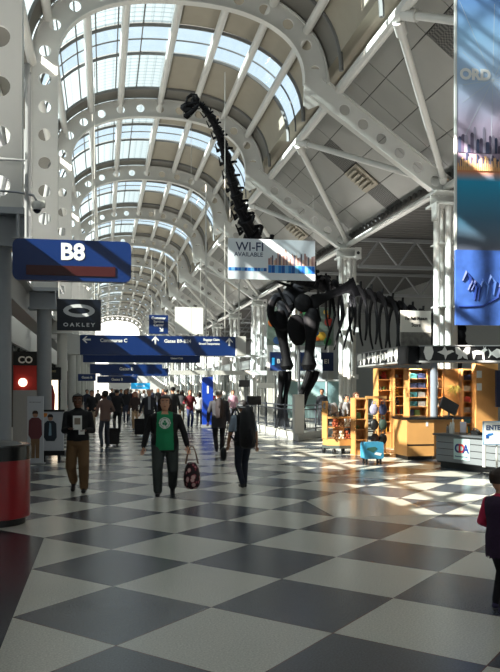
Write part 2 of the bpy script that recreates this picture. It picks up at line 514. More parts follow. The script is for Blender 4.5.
# left glass wall with mullions
b = MB(); b.b2((-3.2, Y0, 4.6),(-3.17, Y1, 11.0)); wn += 1; lw = struct(b.build('window_%d' % wn, paneg))
b = MB()
y = Y0
while y < Y1: b.b2((-3.25,y-.04,4.6),(-3.1,y+.04,11.0)); y += PIT/4
for z in (4.6, 6.2, 7.8, 9.4, 11.0): b.b2((-3.25,Y0,z-.04),(-3.1,Y1,z+.04))
b.build('window_frame', white, lw)
for y in RY: struct(MB().b2((-3.16,y-1.15,4.6),(-3.1,y+.3,11.0)).build('wall_left', plaster))  # opaque panels added to keep the sun off the left uprights
b = MB(); b.b2((-3.3, Y0, 11.06),(-2.12, Y1, 11.18)); struct(b.build('ceiling', dpanel))
# right flat corrugated ceiling
b = MB(); y = Y0; vs = []
n = int((Y1-Y0)/.45)
for k in range(n*4+1):
    z = 8.32 + (.0 if k % 4 in (0, 1) else .2)
    yy = Y0+.45*(k/4) - (.02 if k % 4 in (1, 3) else 0)
    vs += [(10.5, yy, z), (19.5, yy, z)]
b.add(vs, [(2*k, 2*k+1, 2*k+3, 2*k+2) for k in range(n*4)])
struct(b.build('ceiling', corr, smooth=0))
struct(MB().b2((10.5,Y0,8.6),(19.5,Y1,8.7)).build('ceiling', backm))
for k, y in enumerate(RY[:9]):
    r = thing('ceiling_truss', 'grey roof truss under the corrugated ceiling right of the columns, %s from the camera' % ORD[k], 'truss', (10.8, y, 7.0), 0, 'trusses of the right side ceiling')
    MB().b2((0,-.08,1.15),(8.6,.08,1.3)).build('top_chord', steel, r); MB().b2((0,-.08,0),(8.6,.08,.14)).build('bottom_chord', steel, r)
    for q in range(5):
        x0_ = .1+q*1.7
        for xa, xb in ((x0_, x0_+.85), (x0_+1.7, x0_+.85)): MB().tube([(xa,0,.1),(xb,0,1.2)], .05, 8).build('diagonal', steel, r)
# floor
b = MB(); b.b2((-6, -6, -.2),(20, Y1+14, 0)); struct(b.build('floor', floor_mat, smooth=0))
inl = [F(306.3,501.2), F(336,517.6), F(441,514.8), F(402,499.4)]
b = MB(); b.prismz([(p.x, p.y) for p in inl], .0, .003); struct(b.build('floor_inlay', inlay_mat, smooth=0)).name = 'floor_inlay'
b = MB(); b.prismz([(-.70,-3),(-.70,9.87),(-1.28,10.46),(-3.1,12.4),(-3.1,-3)], .0, .003); struct(b.build('floor_border', border_mat, smooth=0))
# end, back, right walls
b = MB(); b.b2((-6,-6.2,0),(20,-6,.9)); b.b2((-6,-6.2,9),(20,-6,12)); struct(b.build('wall_back', plaster))
wn += 1; bw = struct(MB().b2((-6,-6.1,.9),(20,-6.08,9)).build('window_%d' % wn, paneg))  # unseen glazing added so daylight from behind brightens camera-facing surfaces
b = MB()
for x in range(-6, 21, 2): b.b2((x-.05,-6.15,.9),(x+.05,-6,9))
b.b2((-6,-6.15,4.9),(20,-6,5.05)); b.build('window_frame', mull, bw)
b = MB(); b.b2((19.5,-6,0),(19.7,Y1+14,8.7)); struct(b.build('wall_right', mat('dim_wall_panel', (120,120,118), .7)))
b = MB(); b.b2((-3.4,-6,0),(-3.1,6,11)); struct(b.build('wall_left', plaster))
b = MB(); b.b2((-6,Y1+2,0),(-1,Y1+2.3,14)); b.b2((5.5,Y1+2,0),(20,Y1+2.3,14)); b.b2((-1,Y1+2,0),(5.5,Y1+2.3,14)); struct(b.build('wall_end', plaster))
b = MB(); b.b2((-6,-6,11),(20,Y0,14)); struct(b.build('ceiling', dpanel))

# ---- left shop fronts, one per bay
cream = mat('cream_shop_panel', (188,180,164), .5, noise=.06)
redp = mat('red_shop_wall', (176,40,34), .5, noise=.1)
lit = mat('lit_display', (255,236,205), .5, emit=1.4)
for k in range(0, len(RY)-1):
    y = RY[k]
    w = MB()
    w.b2((-3.1, y, 3.3), (-2.9, y+PIT, 4.6)); w.b2((-3.1, y-.45, 0), (-2.85, y+.45, 3.3)); w.b2((-3.1, y+.45, 0), (-3.0, y+PIT-.45, .5))
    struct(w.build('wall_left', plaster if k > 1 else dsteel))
    w = MB(); w.b2((-3.05, y+.45, .5), (-3.03, y+PIT-.45, 3.3)); wn += 1; wo = struct(w.build('window_%d' % wn, paneg))
    w = MB()
    for f_ in (0, .25, .5, .75, 1): w.b2((-3.08, y+.45+f_*(PIT-.9)-.04, .5), (-2.98, y+.45+f_*(PIT-.9)+.04, 3.3))
    w.build('window_frame', mull, wo)
struct(MB().b2((-6,Y0,3.3),(-3.1,Y1,3.4)).build('ceiling', cream))
struct(MB().b2((-6.1,Y0,0),(-6,Y1,3.4)).build('wall_shops', cream))

# ================================================================== SIGNS
def board(name, label, cat, px0, py0, px1, py1, Y, th, m, r=.03, rz=0, group=None, face='panel'):
    """a flat sign standing in the hall; returns root, width, height (local: X right, Z up, origin at centre, front at -th/2)"""
    a = P(px0, py0, Y); b_ = P(px1, py1, Y)
    w_, h_ = b_.x-a.x, a.z-b_.z
    root = thing(name, label, cat, ((a.x+b_.x)/2, Y, (a.z+b_.z)/2), rz, group)
    MB().prism(round_rect(w_, h_, min(r, h_/2.1)), -th/2, th/2).build(face, m, root, smooth=30)
    return root, w_, h_
def rods(root, xs, z0, z1, r=.012, m=None, name='hanger_rod'):
    for x in xs: MB().tube([(x,0,z0),(x,0,z1)], r, 8).build(name, m or white, root)
redled = mat('dark_red_led', (62,16,18), .4)
wtxt = mat('white_lettering', (235,235,232), .5)
# gate sign
r, w_, h_ = board('gate_sign', 'blue gate sign with white B8 above a dark red display strip', 'sign', 13, 239, 131, 283, 12.5, .16, bluesign, .1)
MB().prism(round_rect(w_*.75, h_*.24, .01), -.095, -.082).build('display_strip', redled, r, loc=(-.02,0,-.16))
text('B8', .345, wtxt, r, (0, -.084, .12), 'gate_number', bold=.012)
MB().b2((-w_/2,-.08,h_/2),(-w_/2+.3,-.02,h_/2+.02)).build('top_bracket', steel, r)
MB().tube([(-w_/2+.2,.0,h_/2),(-w_/2+.2,0,h_/2+1.2),(-w_/2-.2,0,h_/2+1.2)], .03, 10).build('support_arm', steel, r)
# security camera on arm
c = P(37, 206, 12.6)
r = thing('security_camera', 'white dome security camera on a thin arm above the gate sign', 'camera', c)
MB().ell((0,0,0), (.09,.09,.08)).build('housing', white, r)
MB().ell((0,0,-.06), (.06,.06,.055)).build('dark_dome', blackg, r)
MB().tube([(-.75,0,.22),(-.3,0,.2),(-.05,0,.16),(0,0,.06)], .018, 8).build('support_arm', chrome, r)
MB().b2((.05,-.05,-.02),(.12,.05,.1)).build('junction_box', white, r)
# sunglasses shop sign
r, w_, h_ = board('shop_sign', 'black square shop sign with a white stretched ellipse and small name', 'sign', 57, 299, 101, 331, 19.5, .08, mat('navy_black_sign', (16,22,34), .3), .01)
e = MB(); K = 40
for k in range(K):
    a0, a1 = 2*PI*k/K, 2*PI*(k+1)/K
    q = []
    for a in (a0, a1): q.append((.37*math.cos(a), .155*math.sin(a)+.1)); q.append((.25*math.cos(a), .075*math.sin(a)+.1))
    e.prism([q[0], q[2], q[3], q[1]], -.05, -.041)
e.build('ellipse_logo', mat('pale_grey_print', (196,198,200), .5), r)
text('O A K L E Y', .12, MATS['pale_grey_print'], r, (0,-.042,-.24), 'shop_name', bold=.004, sx=1.2)
rods(r, (-w_/2+.05, w_/2-.05), h_/2, h_/2+.9)
MB().b2((-w_/2-.75,-.02,h_/2+.9),(w_/2,.02,h_/2+.94)).build('hanger_bar', steel, r)
# directory signs
def arrow(parent, x, z, s, ang, y):
    mb = MB(); mb.prism([(-.5*s,0),(-.05*s,.42*s),(.12*s,.42*s),(-.15*s,.1*s),(.5*s,.1*s),(.5*s,-.1*s),(-.15*s,-.1*s),(.12*s,-.42*s),(-.05*s,-.42*s)], -.006, 0)
    o = mb.build('arrow', wtxt, parent, loc=(x, y, z)); o.rotation_euler = (0, ang, 0); return o
r, w_, h_ = board('directory_sign', 'long blue overhead directory sign with white arrows and gate directions', 'sign', 80, 335, 235, 356, 21.5, .14, bluesign, .02)
arrow(r, -w_/2+.17, .14, .22, 0, -.072); arrow(r, .0-.1, .14, .22, PI/2, -.072); arrow(r, w_/2-.17, .12, .22, PI/2, -.072)
text('Concourse C', .13, wtxt, r, (-1.2,-.073,.12), 'direction_text', bold=.003)
text('Gates B9-B24', .13, wtxt, r, (.5,-.073,.12), 'direction_text', bold=.003)
text('Baggage Claim', .085, wtxt, r, (1.42,-.073,.17), 'direction_text', bold=.002, sx=.9)
text('Ground Transportation', .08, wtxt, r, (1.36,-.073,.06), 'direction_text', bold=.002, sx=.75)
rods(r, (-1.7, 1.8), h_/2, 7.5, .01)
MB().b2((w_/2,-.3,-h_/2),(w_/2+.25,.3,h_/2)).build('end_cap', white, r)
MB().b2((-w_/2-.3,-.3,-h_/2),(-w_/2,.3,h_/2)).build('end_cap', white, r)
r, w_, h_ = board('directory_sign', 'lower blue directory sign hanging just behind the long one, with small white lines of text', 'sign', 83, 352, 200, 363, 24.5, .14, bluesign, .02)
text('Customer Service', .075, wtxt, r, (1.05,-.073,.09), 'direction_text', bold=.002)
text('United Club', .075, wtxt, r, (1.05,-.073,-.02), 'direction_text', bold=.002)
rods(r, (-1.5, 1.5), h_/2, 7.5, .006)
r, w_, h_ = board('service_sign', 'small square blue Customer Service Center sign with a down right arrow', 'sign', 149, 315, 168, 334, 23, .08, bluesign, .01)
for k, t in enumerate(('Customer', 'Service', 'Center')): text(t, .1, wtxt, r, (0,-.042,.18-.1*k), 'direction_text', bold=.003)
arrow(r, .08, -.15, .15, PI+.8, -.042)
rods(r, (-.2, .2), h_/2, 2, .006)
MB().b2((-.03,-.03,-h_/2-.1),(.03,.03,-h_/2)).build('mount', steel, r)
r, w_, h_ = board('blank_panel', 'blank bright white square panel hanging above the directory sign', 'sign', 175, 307, 203, 334, 27, .05, whitep, .01)
rods(r, (-.4, .4), h_/2, 2.2, .006)
farb = [(90,364,162,374,30,'blue sign strip under the two directory signs'),(97,376,137,383,36,'narrow dark blue sign below the blue strip, farther down the hall'),
        (100,352+16,168,376,42,'wide blue hanging sign far down the hall behind the strip'),(131,383,150,389,50,'bright cyan hanging sign far down the hall above the crowd'),
        (78,374,96,381,40,'small blue hanging sign far down the hall by the left columns')]
cy = mat('cyan_sign', (40,150,205), .3, emit=.4)
for i, (a,b1,c1,d,Y,lb) in enumerate(farb):
    r, w_, h_ = board('overhead_sign', lb, 'sign', a,b1,c1,d,Y,.14, cy if i == 3 else bluesign, .02)
    rods(r, (-w_*.4, w_*.4), h_/2, 6, .006)
    text('Gates B', .16, wtxt, r, (0,-.073,0), 'direction_text', bold=.003)
# wi-fi banner
skyb = mat('banner_pale_sky', (214,222,230), .5)
r, w_, h_ = board('wifi_banner', 'white hanging WI-FI AVAILABLE banner with a printed city skyline', 'banner', 228, 238, 315, 281, 23.5, .03, skyb, .005, rz=.0)
nav = mat('navy_print', (40,56,92), .5)
text('WI-FI', .37, nav, r, (-.68,-.016,.36), 'banner_title', bold=.004)
text('AVAILABLE', .18, nav, r, (-.72,-.016,.13), 'banner_subtitle', bold=.002)
def skyline(parent, x0, x1, z0, hmax, mats, n, y, seed, name='printed_skyline', tall=()):
    rn = random.Random(seed); mb = MB(); dx = (x1-x0)/n
    for k in range(n):
        h = hmax*(.3+.5*rn.random()); 
        if k in tall: h = hmax
        w2 = dx*(.75+.5*rn.random())
        x = x0+dx*k; mb.prism([(x, z0), (x+w2, z0), (x+w2, z0+h*.9), (x+w2*.75, z0+h), (x+w2*.25, z0+h), (x, z0+h*.9)], y-.003-.0003*(k % 5), y, k % len(mats))
    return mb.build(name, mats, parent, smooth=0)
brick = [mat('print_mauve', (150,112,110), .5), mat('print_dusty', (176,150,146), .5), mat('print_slate', (96,92,108), .5), mat('print_sand', (206,178,160), .5)]
skyline(r, -.12, w_/2-.01, -.16, .48, brick, 26, -.016, 3, tall=(9,))
bl = [mat('print_blue', (40,120,196), .5), mat('print_deep_blue', (24,84,160), .5), mat('print_sky_blue', (110,176,226), .5)]
mb = MB()
for k in range(14):
    x = -.12+k*(w_/2+.11)/14; mb.prism([(x,-.4),(x+.1,-.4),(x+.1,-.17),(x,-.17)], -.02, -.015, k % 3)
for k in range(12):
    x = -w_/2+.01+k*.098; mb.prism([(x,-.36),(x+.09,-.36),(x+.09,-.26),(x,-.26)], -.02, -.015, (k*2) % 3)
mb.build('printed_water', bl, r, smooth=0)
rods(r, (-w_/2+.06, w_/2-.06), h_/2, h_/2+1.4, .006, name='hanger_wire')
for px, y0, y1, Y in ((206,185,335,23),(239,282,340,25)):
    a = P(px, y0, Y); b_ = P(px, y1, Y)
    tag(MB().tube([a, b_], .022, 8).build('hanging_cable', white), 'thin white hanging cable %s the Wi-Fi banner' % ('left of' if px < 220 else 'below'), 'cable')
# big city banner on the right
gY = 12.0
def grad_mat(name, stops):
    m = bpy.data.materials.new(name); m.use_nodes = True; nt = m.node_tree; b_ = nt.nodes['Principled BSDF']
    tc = nt.nodes.new('ShaderNodeTexCoord'); sp = nt.nodes.new('ShaderNodeSeparateXYZ'); cr = nt.nodes.new('ShaderNodeValToRGB')
    nt.links.new(tc.outputs['Generated'], sp.inputs[0]); nt.links.new(sp.outputs[2], cr.inputs[0]); nt.links.new(cr.outputs[0], b_.inputs['Base Color'])
    while len(cr.color_ramp.elements) < len(stops): cr.color_ramp.elements.new(.5)
    for e_, (p_, c_) in zip(cr.color_ramp.elements, stops): e_.position = p_; e_.color = lin(c_)+(1,)
    b_.inputs['Roughness'].default_value = .35
    return m
cityg = grad_mat('city_print', [(0,(110,112,124)),(.12,(70,120,150)),(.26,(24,168,214)),(.3,(240,150,90)),(.34,(150,130,152)),(.47,(214,196,222)),(.62,(190,212,242)),(.8,(160,204,244)),(1,(100,150,226))])
a = P(457, 250, gY); b_ = P(520, -12, gY)
bw, bh = b_.x-a.x, b_.z-a.z
r = thing('city_banner', 'tall hanging banner printed ORD over a skyline at dusk', 'banner', ((a.x+b_.x)/2, gY, (a.z+b_.z)/2), -.05)
MB().b2((-bw/2,-.02,-bh/2),(bw/2,.02,bh/2)).build('banner_cloth', cityg, r)
MB().b2((-bw/2-.03,-.03,-bh/2),(-bw/2,.03,bh/2)).build('banner_edge', whitep, r)
zc = lambda py: (P(457,py,gY).z - (a.z+b_.z)/2)
text('ORD', .24, mat('bright_white_print', (250,250,250), .4), r, (-bw/2+.31,-.03, zc(74)), 'banner_title', bold=.012)
cmats = [mat('print_night_blue', (64,70,98), .5), mat('print_plum', (96,84,108), .5), mat('print_grey_violet', (160,150,172), .5), mat('print_warm_light', (246,196,140), .5)]
skyline(r, -bw/2+.02, bw/2-.04, zc(152), .42, cmats[:3], 20, -.024, 5, tall=(5,8))
skyline(r, -bw/2+.02, bw/2-.04, zc(166), .3, [cmats[2], cmats[1], cmats[3], cmats[0]], 24, -.03, 9)
mb = MB()
for k in range(30):
    x = -bw/2+.01+k*bw/31; mb.prism([(x, zc(170)),(x+.025, zc(170)),(x+.02, zc(163-3*(k % 3))),(x+.004, zc(163-3*(k % 3)))], -.036, -.03)
mb.build('printed_shore_lights', cmats[3], r, smooth=0)
mb = MB(); rn = random.Random(2)
for k in range(14):
    an = PI*2*k/14+.2; L = 1.2+rn.random()*.5; x0, z0 = .06, zc(78)
    x1, z1 = x0+math.cos(an)*L, z0+math.sin(an)*L
    if abs(x1) > bw/2-.03: f_ = (bw/2-.03-abs(x0))/max(abs(x1)-abs(x0), .01); x1 = x0+(x1-x0)*min(1, max(.2, f_)); z1 = z0+(z1-z0)*min(1, max(.2, f_))
    mb.tube([(x0,-.021,z0),(x1,-.021,z1)], .003, 4)
mb.build('printed_rays', skyb, r)
a = P(455, 325, gY); b_ = P(520, 252, gY); bw2 = b_.x-a.x; bh2 = b_.z-a.z
blb = mat('blue_photo_print', (76,116,206), .4, noise=.5, nscale=5)
r = thing('photo_banner', 'blue printed banner of swimming figures hanging right below the city banner', 'banner', ((a.x+b_.x)/2, gY-.03, (a.z+b_.z)/2), -.05)
MB().b2((-bw2/2,-.02,-bh2/2),(bw2/2,.02,bh2/2)).build('banner_cloth', blb, r)
mb = MB(); rn = random.Random(4)
for k in range(7):
    x = -bw2/2+.12+rn.random()*(bw2-.25); z = -.1+rn.random()*.5
    if abs(x) < bw2/2-.12: mb.tube([(x-.06,-.021,z),(x,-.021,z+.14),(x+.08,-.021,z+.05),(x+.05,-.021,z-.16)], [.02,.045,.035,.015], 6, k % 2)
mb.tube([(-bw2/2+.06,-.021,-.32),(-.1,-.021,-.3),(.15,-.021,-.16),(.2,-.021,.05)], .02, 6, 0)
mb.build('printed_figures', [mat('print_dark_indigo', (40,66,150), .5), mat('print_light_periwinkle', (96,134,216), .5)], r)
for x in (-bw/2+.05, bw/2-.05):
    pass

# ================================================================== DINOSAUR (skeleton on a low plinth)
dino = thing('dinosaur_skeleton', 'towering dark long-necked dinosaur skeleton standing on its plinth beside the museum shop', 'skeleton', (8, 30, .25))
DO = V((8, 30, .25))
def dp(px, py, Y): return P(px, py, Y)-DO
def vertebra(p, t, s, name='vertebra', spine=1.0, ribs=0.0, down=0.0):
    """p centre, t direction, s size"""
    t = t.normalized(); up = V((0,0,1)); side = t.cross(up)
    if side.length < .2: side = V((0,1,0))
    side.normalize(); up = side.cross(t).normalized()
    if up.z < 0 and abs(up.z) > .2: up = -up
    if abs(t.z) > .75 and up.x < 0: up = -up
    mb = MB()
    M = Matrix((t, side, up)).transposed()
    mb.tube([p-t*.55*s, p-t*.25*s, p+t*.25*s, p+t*.5*s, p+t*.62*s], [(.38*s,.38*s),(.28*s,.3*s),(.28*s,.3*s),(.38*s,.38*s),(.2*s,.2*s)], 10)
    mb.tube([p+up*.1*s, p+up*.35*s-t*.1*s, p+up*(.35+.45*spine)*s-t*.22*s], [(.2*s,.09*s),(.16*s,.07*s),(.11*s,.09*s)], 8)
    for sd in (-1, 1):
        mb.tube([p+side*sd*.1*s+up*.1*s, p+side*sd*.5*s+up*.18*s, p+side*sd*.62*s+up*.08*s], [.11*s,.08*s,.09*s], 7)
        mb.tube([p+side*sd*.15*s+up*.2*s+t*.2*s, p+side*sd*.22*s+up*.34*s+t*.6*s], [.09*s,.06*s], 6)
        if down: mb.tube([p+side*sd*.35*s-up*.1*s, p+side*sd*.36*s-up*.35*s, p+side*sd*.3*s-up*.4*s-t*down*s], [.08*s,.07*s,.03*s], 6)
    return mb.build(name, bone, dino)
def spline(pts, n):
    out = []; m = len(pts)
    for k in range(n):
        u = k*(m-1)/(n-1); i = min(int(u), m-2); f_ = u-i
        p0, p1, p2, p3 = pts[max(i-1,0)], pts[i], pts[i+1], pts[min(i+2, m-1)]
        out.append(.5*((2*p1)+(p2-p0)*f_+(2*p0-5*p1+4*p2-p3)*f_*f_+(3*p1-p0-3*p2+p3)*f_**3))
    return out
neck = [dp(199,103,26.4), dp(212,119,26.6), dp(222,143,26.9), dp(229,170,27.3), dp(236,196,27.7), dp(246,222,28.2), dp(262,250,28.9), dp(290,272,29.6), dp(322,284,30.0)]
np_ = spline(neck, 17)
for k in range(16):
    p = np_[k]; t = np_[k+1]-np_[k]
    vertebra(p+t*.5, t, t.length*(.82)*(1.15+.035*k), 'neck_vertebra', spine=.5+.04*k, down=.6)
back = [dp(322,284,30.0), dp(350,290,30.1), dp(375,297,30.2), dp(400,308,30.3), dp(425,318,30.5), dp(450,330,30.7), dp(470,352,30.9), dp(485,370,31.1)]
bp_ = spline(back, 18)
for k in range(17):
    t = bp_[k+1]-bp_[k]; vertebra(bp_[k]+t*.5, t, .52 if k < 13 else .36, 'back_vertebra' if k < 12 else 'tail_vertebra', spine=1.1)
# ribs
for k in range(0, 12):
    p = bp_[k]; t = (bp_[k+1]-bp_[k]).normalized(); side = t.cross(V((0,0,1))).normalized()
    L = [1.5,1.75,1.95,2.05,2.1,2.1,2.05,1.95,1.8,1.6,1.4,1.1][k]
    for sd in (-1, 1):
        pts = []
        for q in range(9):
            a = q/8*2.35
            pts.append(p+side*sd*(.95*math.sin(a*.95+.12))*(.9 if k > 0 else .7)+V((0,0,.12-L*(1-math.cos(a))/1.7))-t*(-.12*q/8))
        MB().tube(pts, [(.06,.14),(.06,.14),(.055,.13),(.05,.12),(.05,.11),(.045,.1),(.04,.09),(.035,.08),(.03,.05)], 7).build('rib', bone, dino)
# shoulder girdle
def plate(pts, rads, name): return MB().tube(pts, rads, 12).build(name, bone, dino)
plate([dp(308,310,29.2), dp(316,300,29.1), dp(328,296,29.1), dp(342,290,29.2), dp(352,284,29.3), dp(357,296,29.35)], [(.06,.2),(.08,.26),(.05,.15),(.05,.17),(.05,.3),(.04,.18)], 'shoulder_blade')
plate([dp(283,318,30.8), dp(286,304,30.9), dp(292,292,30.9), dp(306,284,30.9), dp(330,280,30.8)], [(.08,.2),(.12,.4),(.1,.3),(.1,.3),(.08,.2)], 'shoulder_blade')
MB().ell(dp(303,303,29.05), (.34,.1,.36), rot=Matrix.Rotation(.3,3,'Y')).build('coracoid', bone, dino)
MB().tube([dp(281,312,30.2)+V((.0,0,0))+V((.42*math.cos(a), .1*math.sin(a), .62*math.sin(a))) for a in [PI*.15+2*PI*.8*k/14 for k in range(15)]], [(.12,.16)]*15, 8).build('coracoid', bone, dino)
MB().ell(dp(297,330,29.5), (.38,.12,.62), rot=Matrix.Rotation(-.15,3,'Y')).build('sternal_plate', bone, dino)
for sd, x0 in ((0, 332), (1, 341), (2, 350)):
    MB().tube([dp(x0,296,29.4), dp(x0+3,315,29.2), dp(x0-3,335,29.15), dp(x0-7,350,29.2)], [.07,.055,.05,.03], 7).build('chest_rib', bone, dino)
MB().tube([dp(278,288,29.6), dp(284,300,29.5), dp(290,312,29.4)], [.05,.06,.05], 7).build('clavicle', bone, dino)
# fore legs
def limb(pts, rads, name, n=14): return MB().tube(pts, rads, n).build(name, bone, dino)
limb([dp(313,309,29.1), dp(312,318,29.1), dp(311,338,29.1), dp(309,355,29.1), dp(309,365,29.1), dp(309,370,29.1)], [.2,.34,.2,.18,.3,.2], 'humerus')
limb([dp(279,311,30.3), dp(280,320,30.3), dp(283,340,30.3), dp(286,357,30.3), dp(287,366,30.3), dp(287,370,30.3)], [.2,.32,.19,.17,.27,.18], 'humerus')
for dx, dy in ((-.13,0),(.16,.1)):
    o_ = V((dx, dy, 0))
    limb([dp(313,371,29.1)+o_, dp(311,378,29.1)+o_, dp(304,394,29.1)+o_*.8, dp(299,407,29.1)+o_*.7], [.13,.14,.09,.14], 'lower_foreleg_bone', 10)
    limb([dp(285,371,30.3)+o_, dp(285,378,30.3)+o_, dp(283,394,30.3)+o_*.8, dp(282,407,30.3)+o_*.7], [.13,.14,.09,.13], 'lower_foreleg_bone', 10)
for cx, Yc in ((298, 29.1), (282, 30.3)):
    top = dp(cx, 407, Yc)
    for q in range(4):
        a = -.9+.6*q; d = V((math.sin(a)*.22, -math.cos(a)*.14, 0))
        limb([top+d*.6, top+d*.9-V((0,0,.25)), V((top.x, top.y, .14))+d*1.2, V((top.x, top.y, .05))+d*1.5], [.08,.06,.08,.05], 'toe_bone', 8)
# hip and hind legs (behind the shop)
hp = bp_[12]
MB().ell(hp+V((0,0,.0)), (.75,.55,.4), nu=16).build('pelvis', bone, dino)
for sd in (-1, 1):
    h0 = hp+V((.2, sd*.55, -.1))
    limb([h0, h0+V((0,0,-.2)), V((h0.x-.1, h0.y, (h0.z)*.6)), V((h0.x-.1, h0.y, h0.z*.5)), V((h0.x-.1, h0.y, h0.z*.45))], [.2,.28,.19,.27,.15], 'femur')
    limb([V((h0.x-.1, h0.y, h0.z*.45)), V((h0.x, h0.y, h0.z*.25)), V((h0.x, h0.y, .3))], [.2,.13,.18], 'shin_bone')
    for q in range(3): limb([V((h0.x, h0.y, .3)), V((h0.x-.2, h0.y+(q-1)*.16, .12)), V((h0.x-.36, h0.y+(q-1)*.2, .04))], [.1,.08,.04], 'toe_bone', 8)
# skull
sk = dp(190, 102, 26.3)
def skp(x, z, y=0): return sk+V((x, y, z))
s1 = .0337
m = MB()
def q3(px, py): return dp(px, py, 26.3)
# cranium at the back, arched nasal bone, muzzle with openings
m.tube([q3(199,102), q3(196,101), q3(193,103)], [(.1,.12),(.14,.16),(.1,.14)], 10)
for sd in (-1, 1):
    off = V((0, sd*.13, 0))
    m.tube([q3(198,100)+off*.8, q3(196,96)+off*.8, q3(191,95)+off*.6, q3(187,98)+off*.5, q3(186,103)+off*.7], .036, 7)     # nasal arch
    m.tube([q3(197,104)+off, q3(191,105)+off, q3(185,107)+off*.8], .045, 7)                                               # cheek bar
    m.tube([q3(193,97)+off*.7, q3(193,105)+off], .032, 7)
m.tube([q3(192,106), q3(187,107), q3(183,109), q3(182,110)], [(.06,.15),(.08,.17),(.07,.15),(.04,.09)], 10)               # muzzle
m.build('skull', bone, dino)
m = MB()
for sd in (-1, 1):
    m.tube([q3(198,106)+V((0,sd*.13,0)), q3(192,112)+V((0,sd*.14,0)), q3(186,116)+V((0,sd*.08,0)), q3(184,115)], [.05,.06,.055,.04], 7)
m.tube([q3(190,113), q3(186,116), q3(184,115)], [(.03,.12),(.04,.12),(.03,.07)], 8)
m.build('lower_jaw', bone, dino)
for q in range(7):
    for sd in (-1, 1):
        p = q3(184+q*1.1, 109-.2*q)+V((0, sd*(.08+.008*q), -.03)); MB().tube([p, p-V((0,0,.09))], [.02,.005], 5).build('tooth', bone, dino)
# support rods
for a, b_ in ((dp(299,340,29.9), V((dp(299,340,29.9).x, dp(299,340,29.9).y, 0))), (bp_[9]+V((0,0,-.2)), V((bp_[9].x, bp_[9].y, 0)))):
    MB().tube([a, b_], .05, 8).build('support_post', dsteel, dino)
# plinth and fence
c0 = F(298,441); c1 = F(256,430); c2 = F(331,435)
dirL = (c1-c0).normalized(); dirR = (c2-c0).normalized()
pl = [c0, c0+dirR*3.9, V((8.95,30.4,0)), V((8.95,36,0)), c0+dirL*9]
mb = MB(); mb.prismz([(11.2,28.3),(17,28.3),(17,31.4),(11.2,31.4)], 0, .25)
tag(mb.build('display_plinth', mat('white_stone_plinth', (206,204,198), .4)), 'low white plinth behind the museum shop under the hind feet of the dinosaur', 'plinth')
mb = MB(); mb.prismz([(p.x,p.y) for p in pl], 0, .25)
tag(mb.build('display_plinth', mat('white_stone_plinth', (206,204,198), .4)), 'low white plinth under the dinosaur skeleton with a fence around it', 'plinth')
def fence(a, b_, label):
    L = (b_-a).length; rz = math.atan2((b_-a).y, (b_-a).x)
    r = thing('metal_fence', label, 'fence', (a.x, a.y, .25), rz)
    for z in (.95, .8, .1): MB().b2((0,-.02,z-.02),(L,.02,z+.02)).build('rail', mat('dark_rail', (70,74,82), .4, metal=.3), r)
    n = int(L/1.5)
    for k in range(n+1): MB().b2((k*L/n-.03,-.03,0),(k*L/n+.03,.03,1.0)).build('fence_post', MATS['dark_rail'], r)
    bars = MB(); m_ = int(L/.16)
    for k in range(m_): bars.b2((k*L/m_-.008,-.008,.1),(k*L/m_+.008,.008,.8))
    tag(bars.build('baluster', MATS['dark_rail'], r), kind='stuff')
ins = (dirL+dirR)*.12
fence(c0+ins+dirL*.35, c0+ins+dirL*8.6, 'dark metal fence along the hallway side of the dinosaur plinth')
fence(c0+ins+dirR*.35, c0+ins+dirR*3.5, 'dark metal fence on the camera side of the dinosaur plinth')
MB_ = MB().b2((-.17,-.17,0),(.17,.17,1.35)); o = MB_.build('fence_pillar', white, loc=(c0+ins+V((0,0,.25))));
tag(o, 'square white pillar at the front corner of the dinosaur fence', 'pillar')

# ================================================================== BACKGROUND right of the hall
def facade(name, label, cat, px0, px1, pyt, pyb, Y, th, m):
    a = P(px0, pyt, Y); b_ = P(px1, pyb, Y)
    return a, b_
r = thing('mural_wall', 'colourful mural panel high on the shop front behind the dinosaur legs', 'mural', (P(301,345,44).x, 44, 0))
a = P(268,345,44); b_ = P(334,308,44); hw = (b_.x-a.x)/2
MB().b2((-hw, 0, a.z),(hw,.3,b_.z)).build('mural_board', mat('mural_ground', (110,126,116), .5, noise=.5, nscale=2), r)
mb = MB(); rn = random.Random(11)
mcols = [mat('mural_orange', (210,110,40), .5), mat('mural_red', (170,50,40), .5), mat('mural_green', (60,120,70), .5), mat('mural_blue', (40,80,130), .5), mat('mural_gold', (214,170,60), .5)]
for k in range(34):
    x = -hw+.25+rn.random()*(2*hw-.5); z = a.z+.2+rn.random()*(b_.z-a.z-.4); s_ = .12+rn.random()*.2
    mb.ell((x,-.02,z), (s_,.05,s_*(.6+rn.random()*.8)), rn.randrange(5), 9, 6)
mb.build('mural_shapes', mcols, r)
MB().b2((-hw,0,0),(-hw+.3,.3,a.z)).build('side_post', white, r); MB().b2((hw-.3,0,0),(hw,.3,a.z)).build('side_post', white, r)
r, w_, h_ = board('gate_board', 'dark blue gate information band below the mural behind the dinosaur', 'sign', 270, 352, 333, 371, 43.8, .2, mat('deep_blue_band', (20,40,84), .35), .02)
for x, t in ((-1.2,'B10'),(.9,'B12'),(1.45,'E1')): text(t, .34, wtxt, r, (x,-.105,0), 'gate_number', bold=.01)
MB().b2((-1.75,-.11,-.2),(-1.6,-.1,.2)).build('symbol_panel', cy, r)
rods(r, (-1.6, 1.6), -h_/2-1.9, -h_/2, .05, name='sign_post')
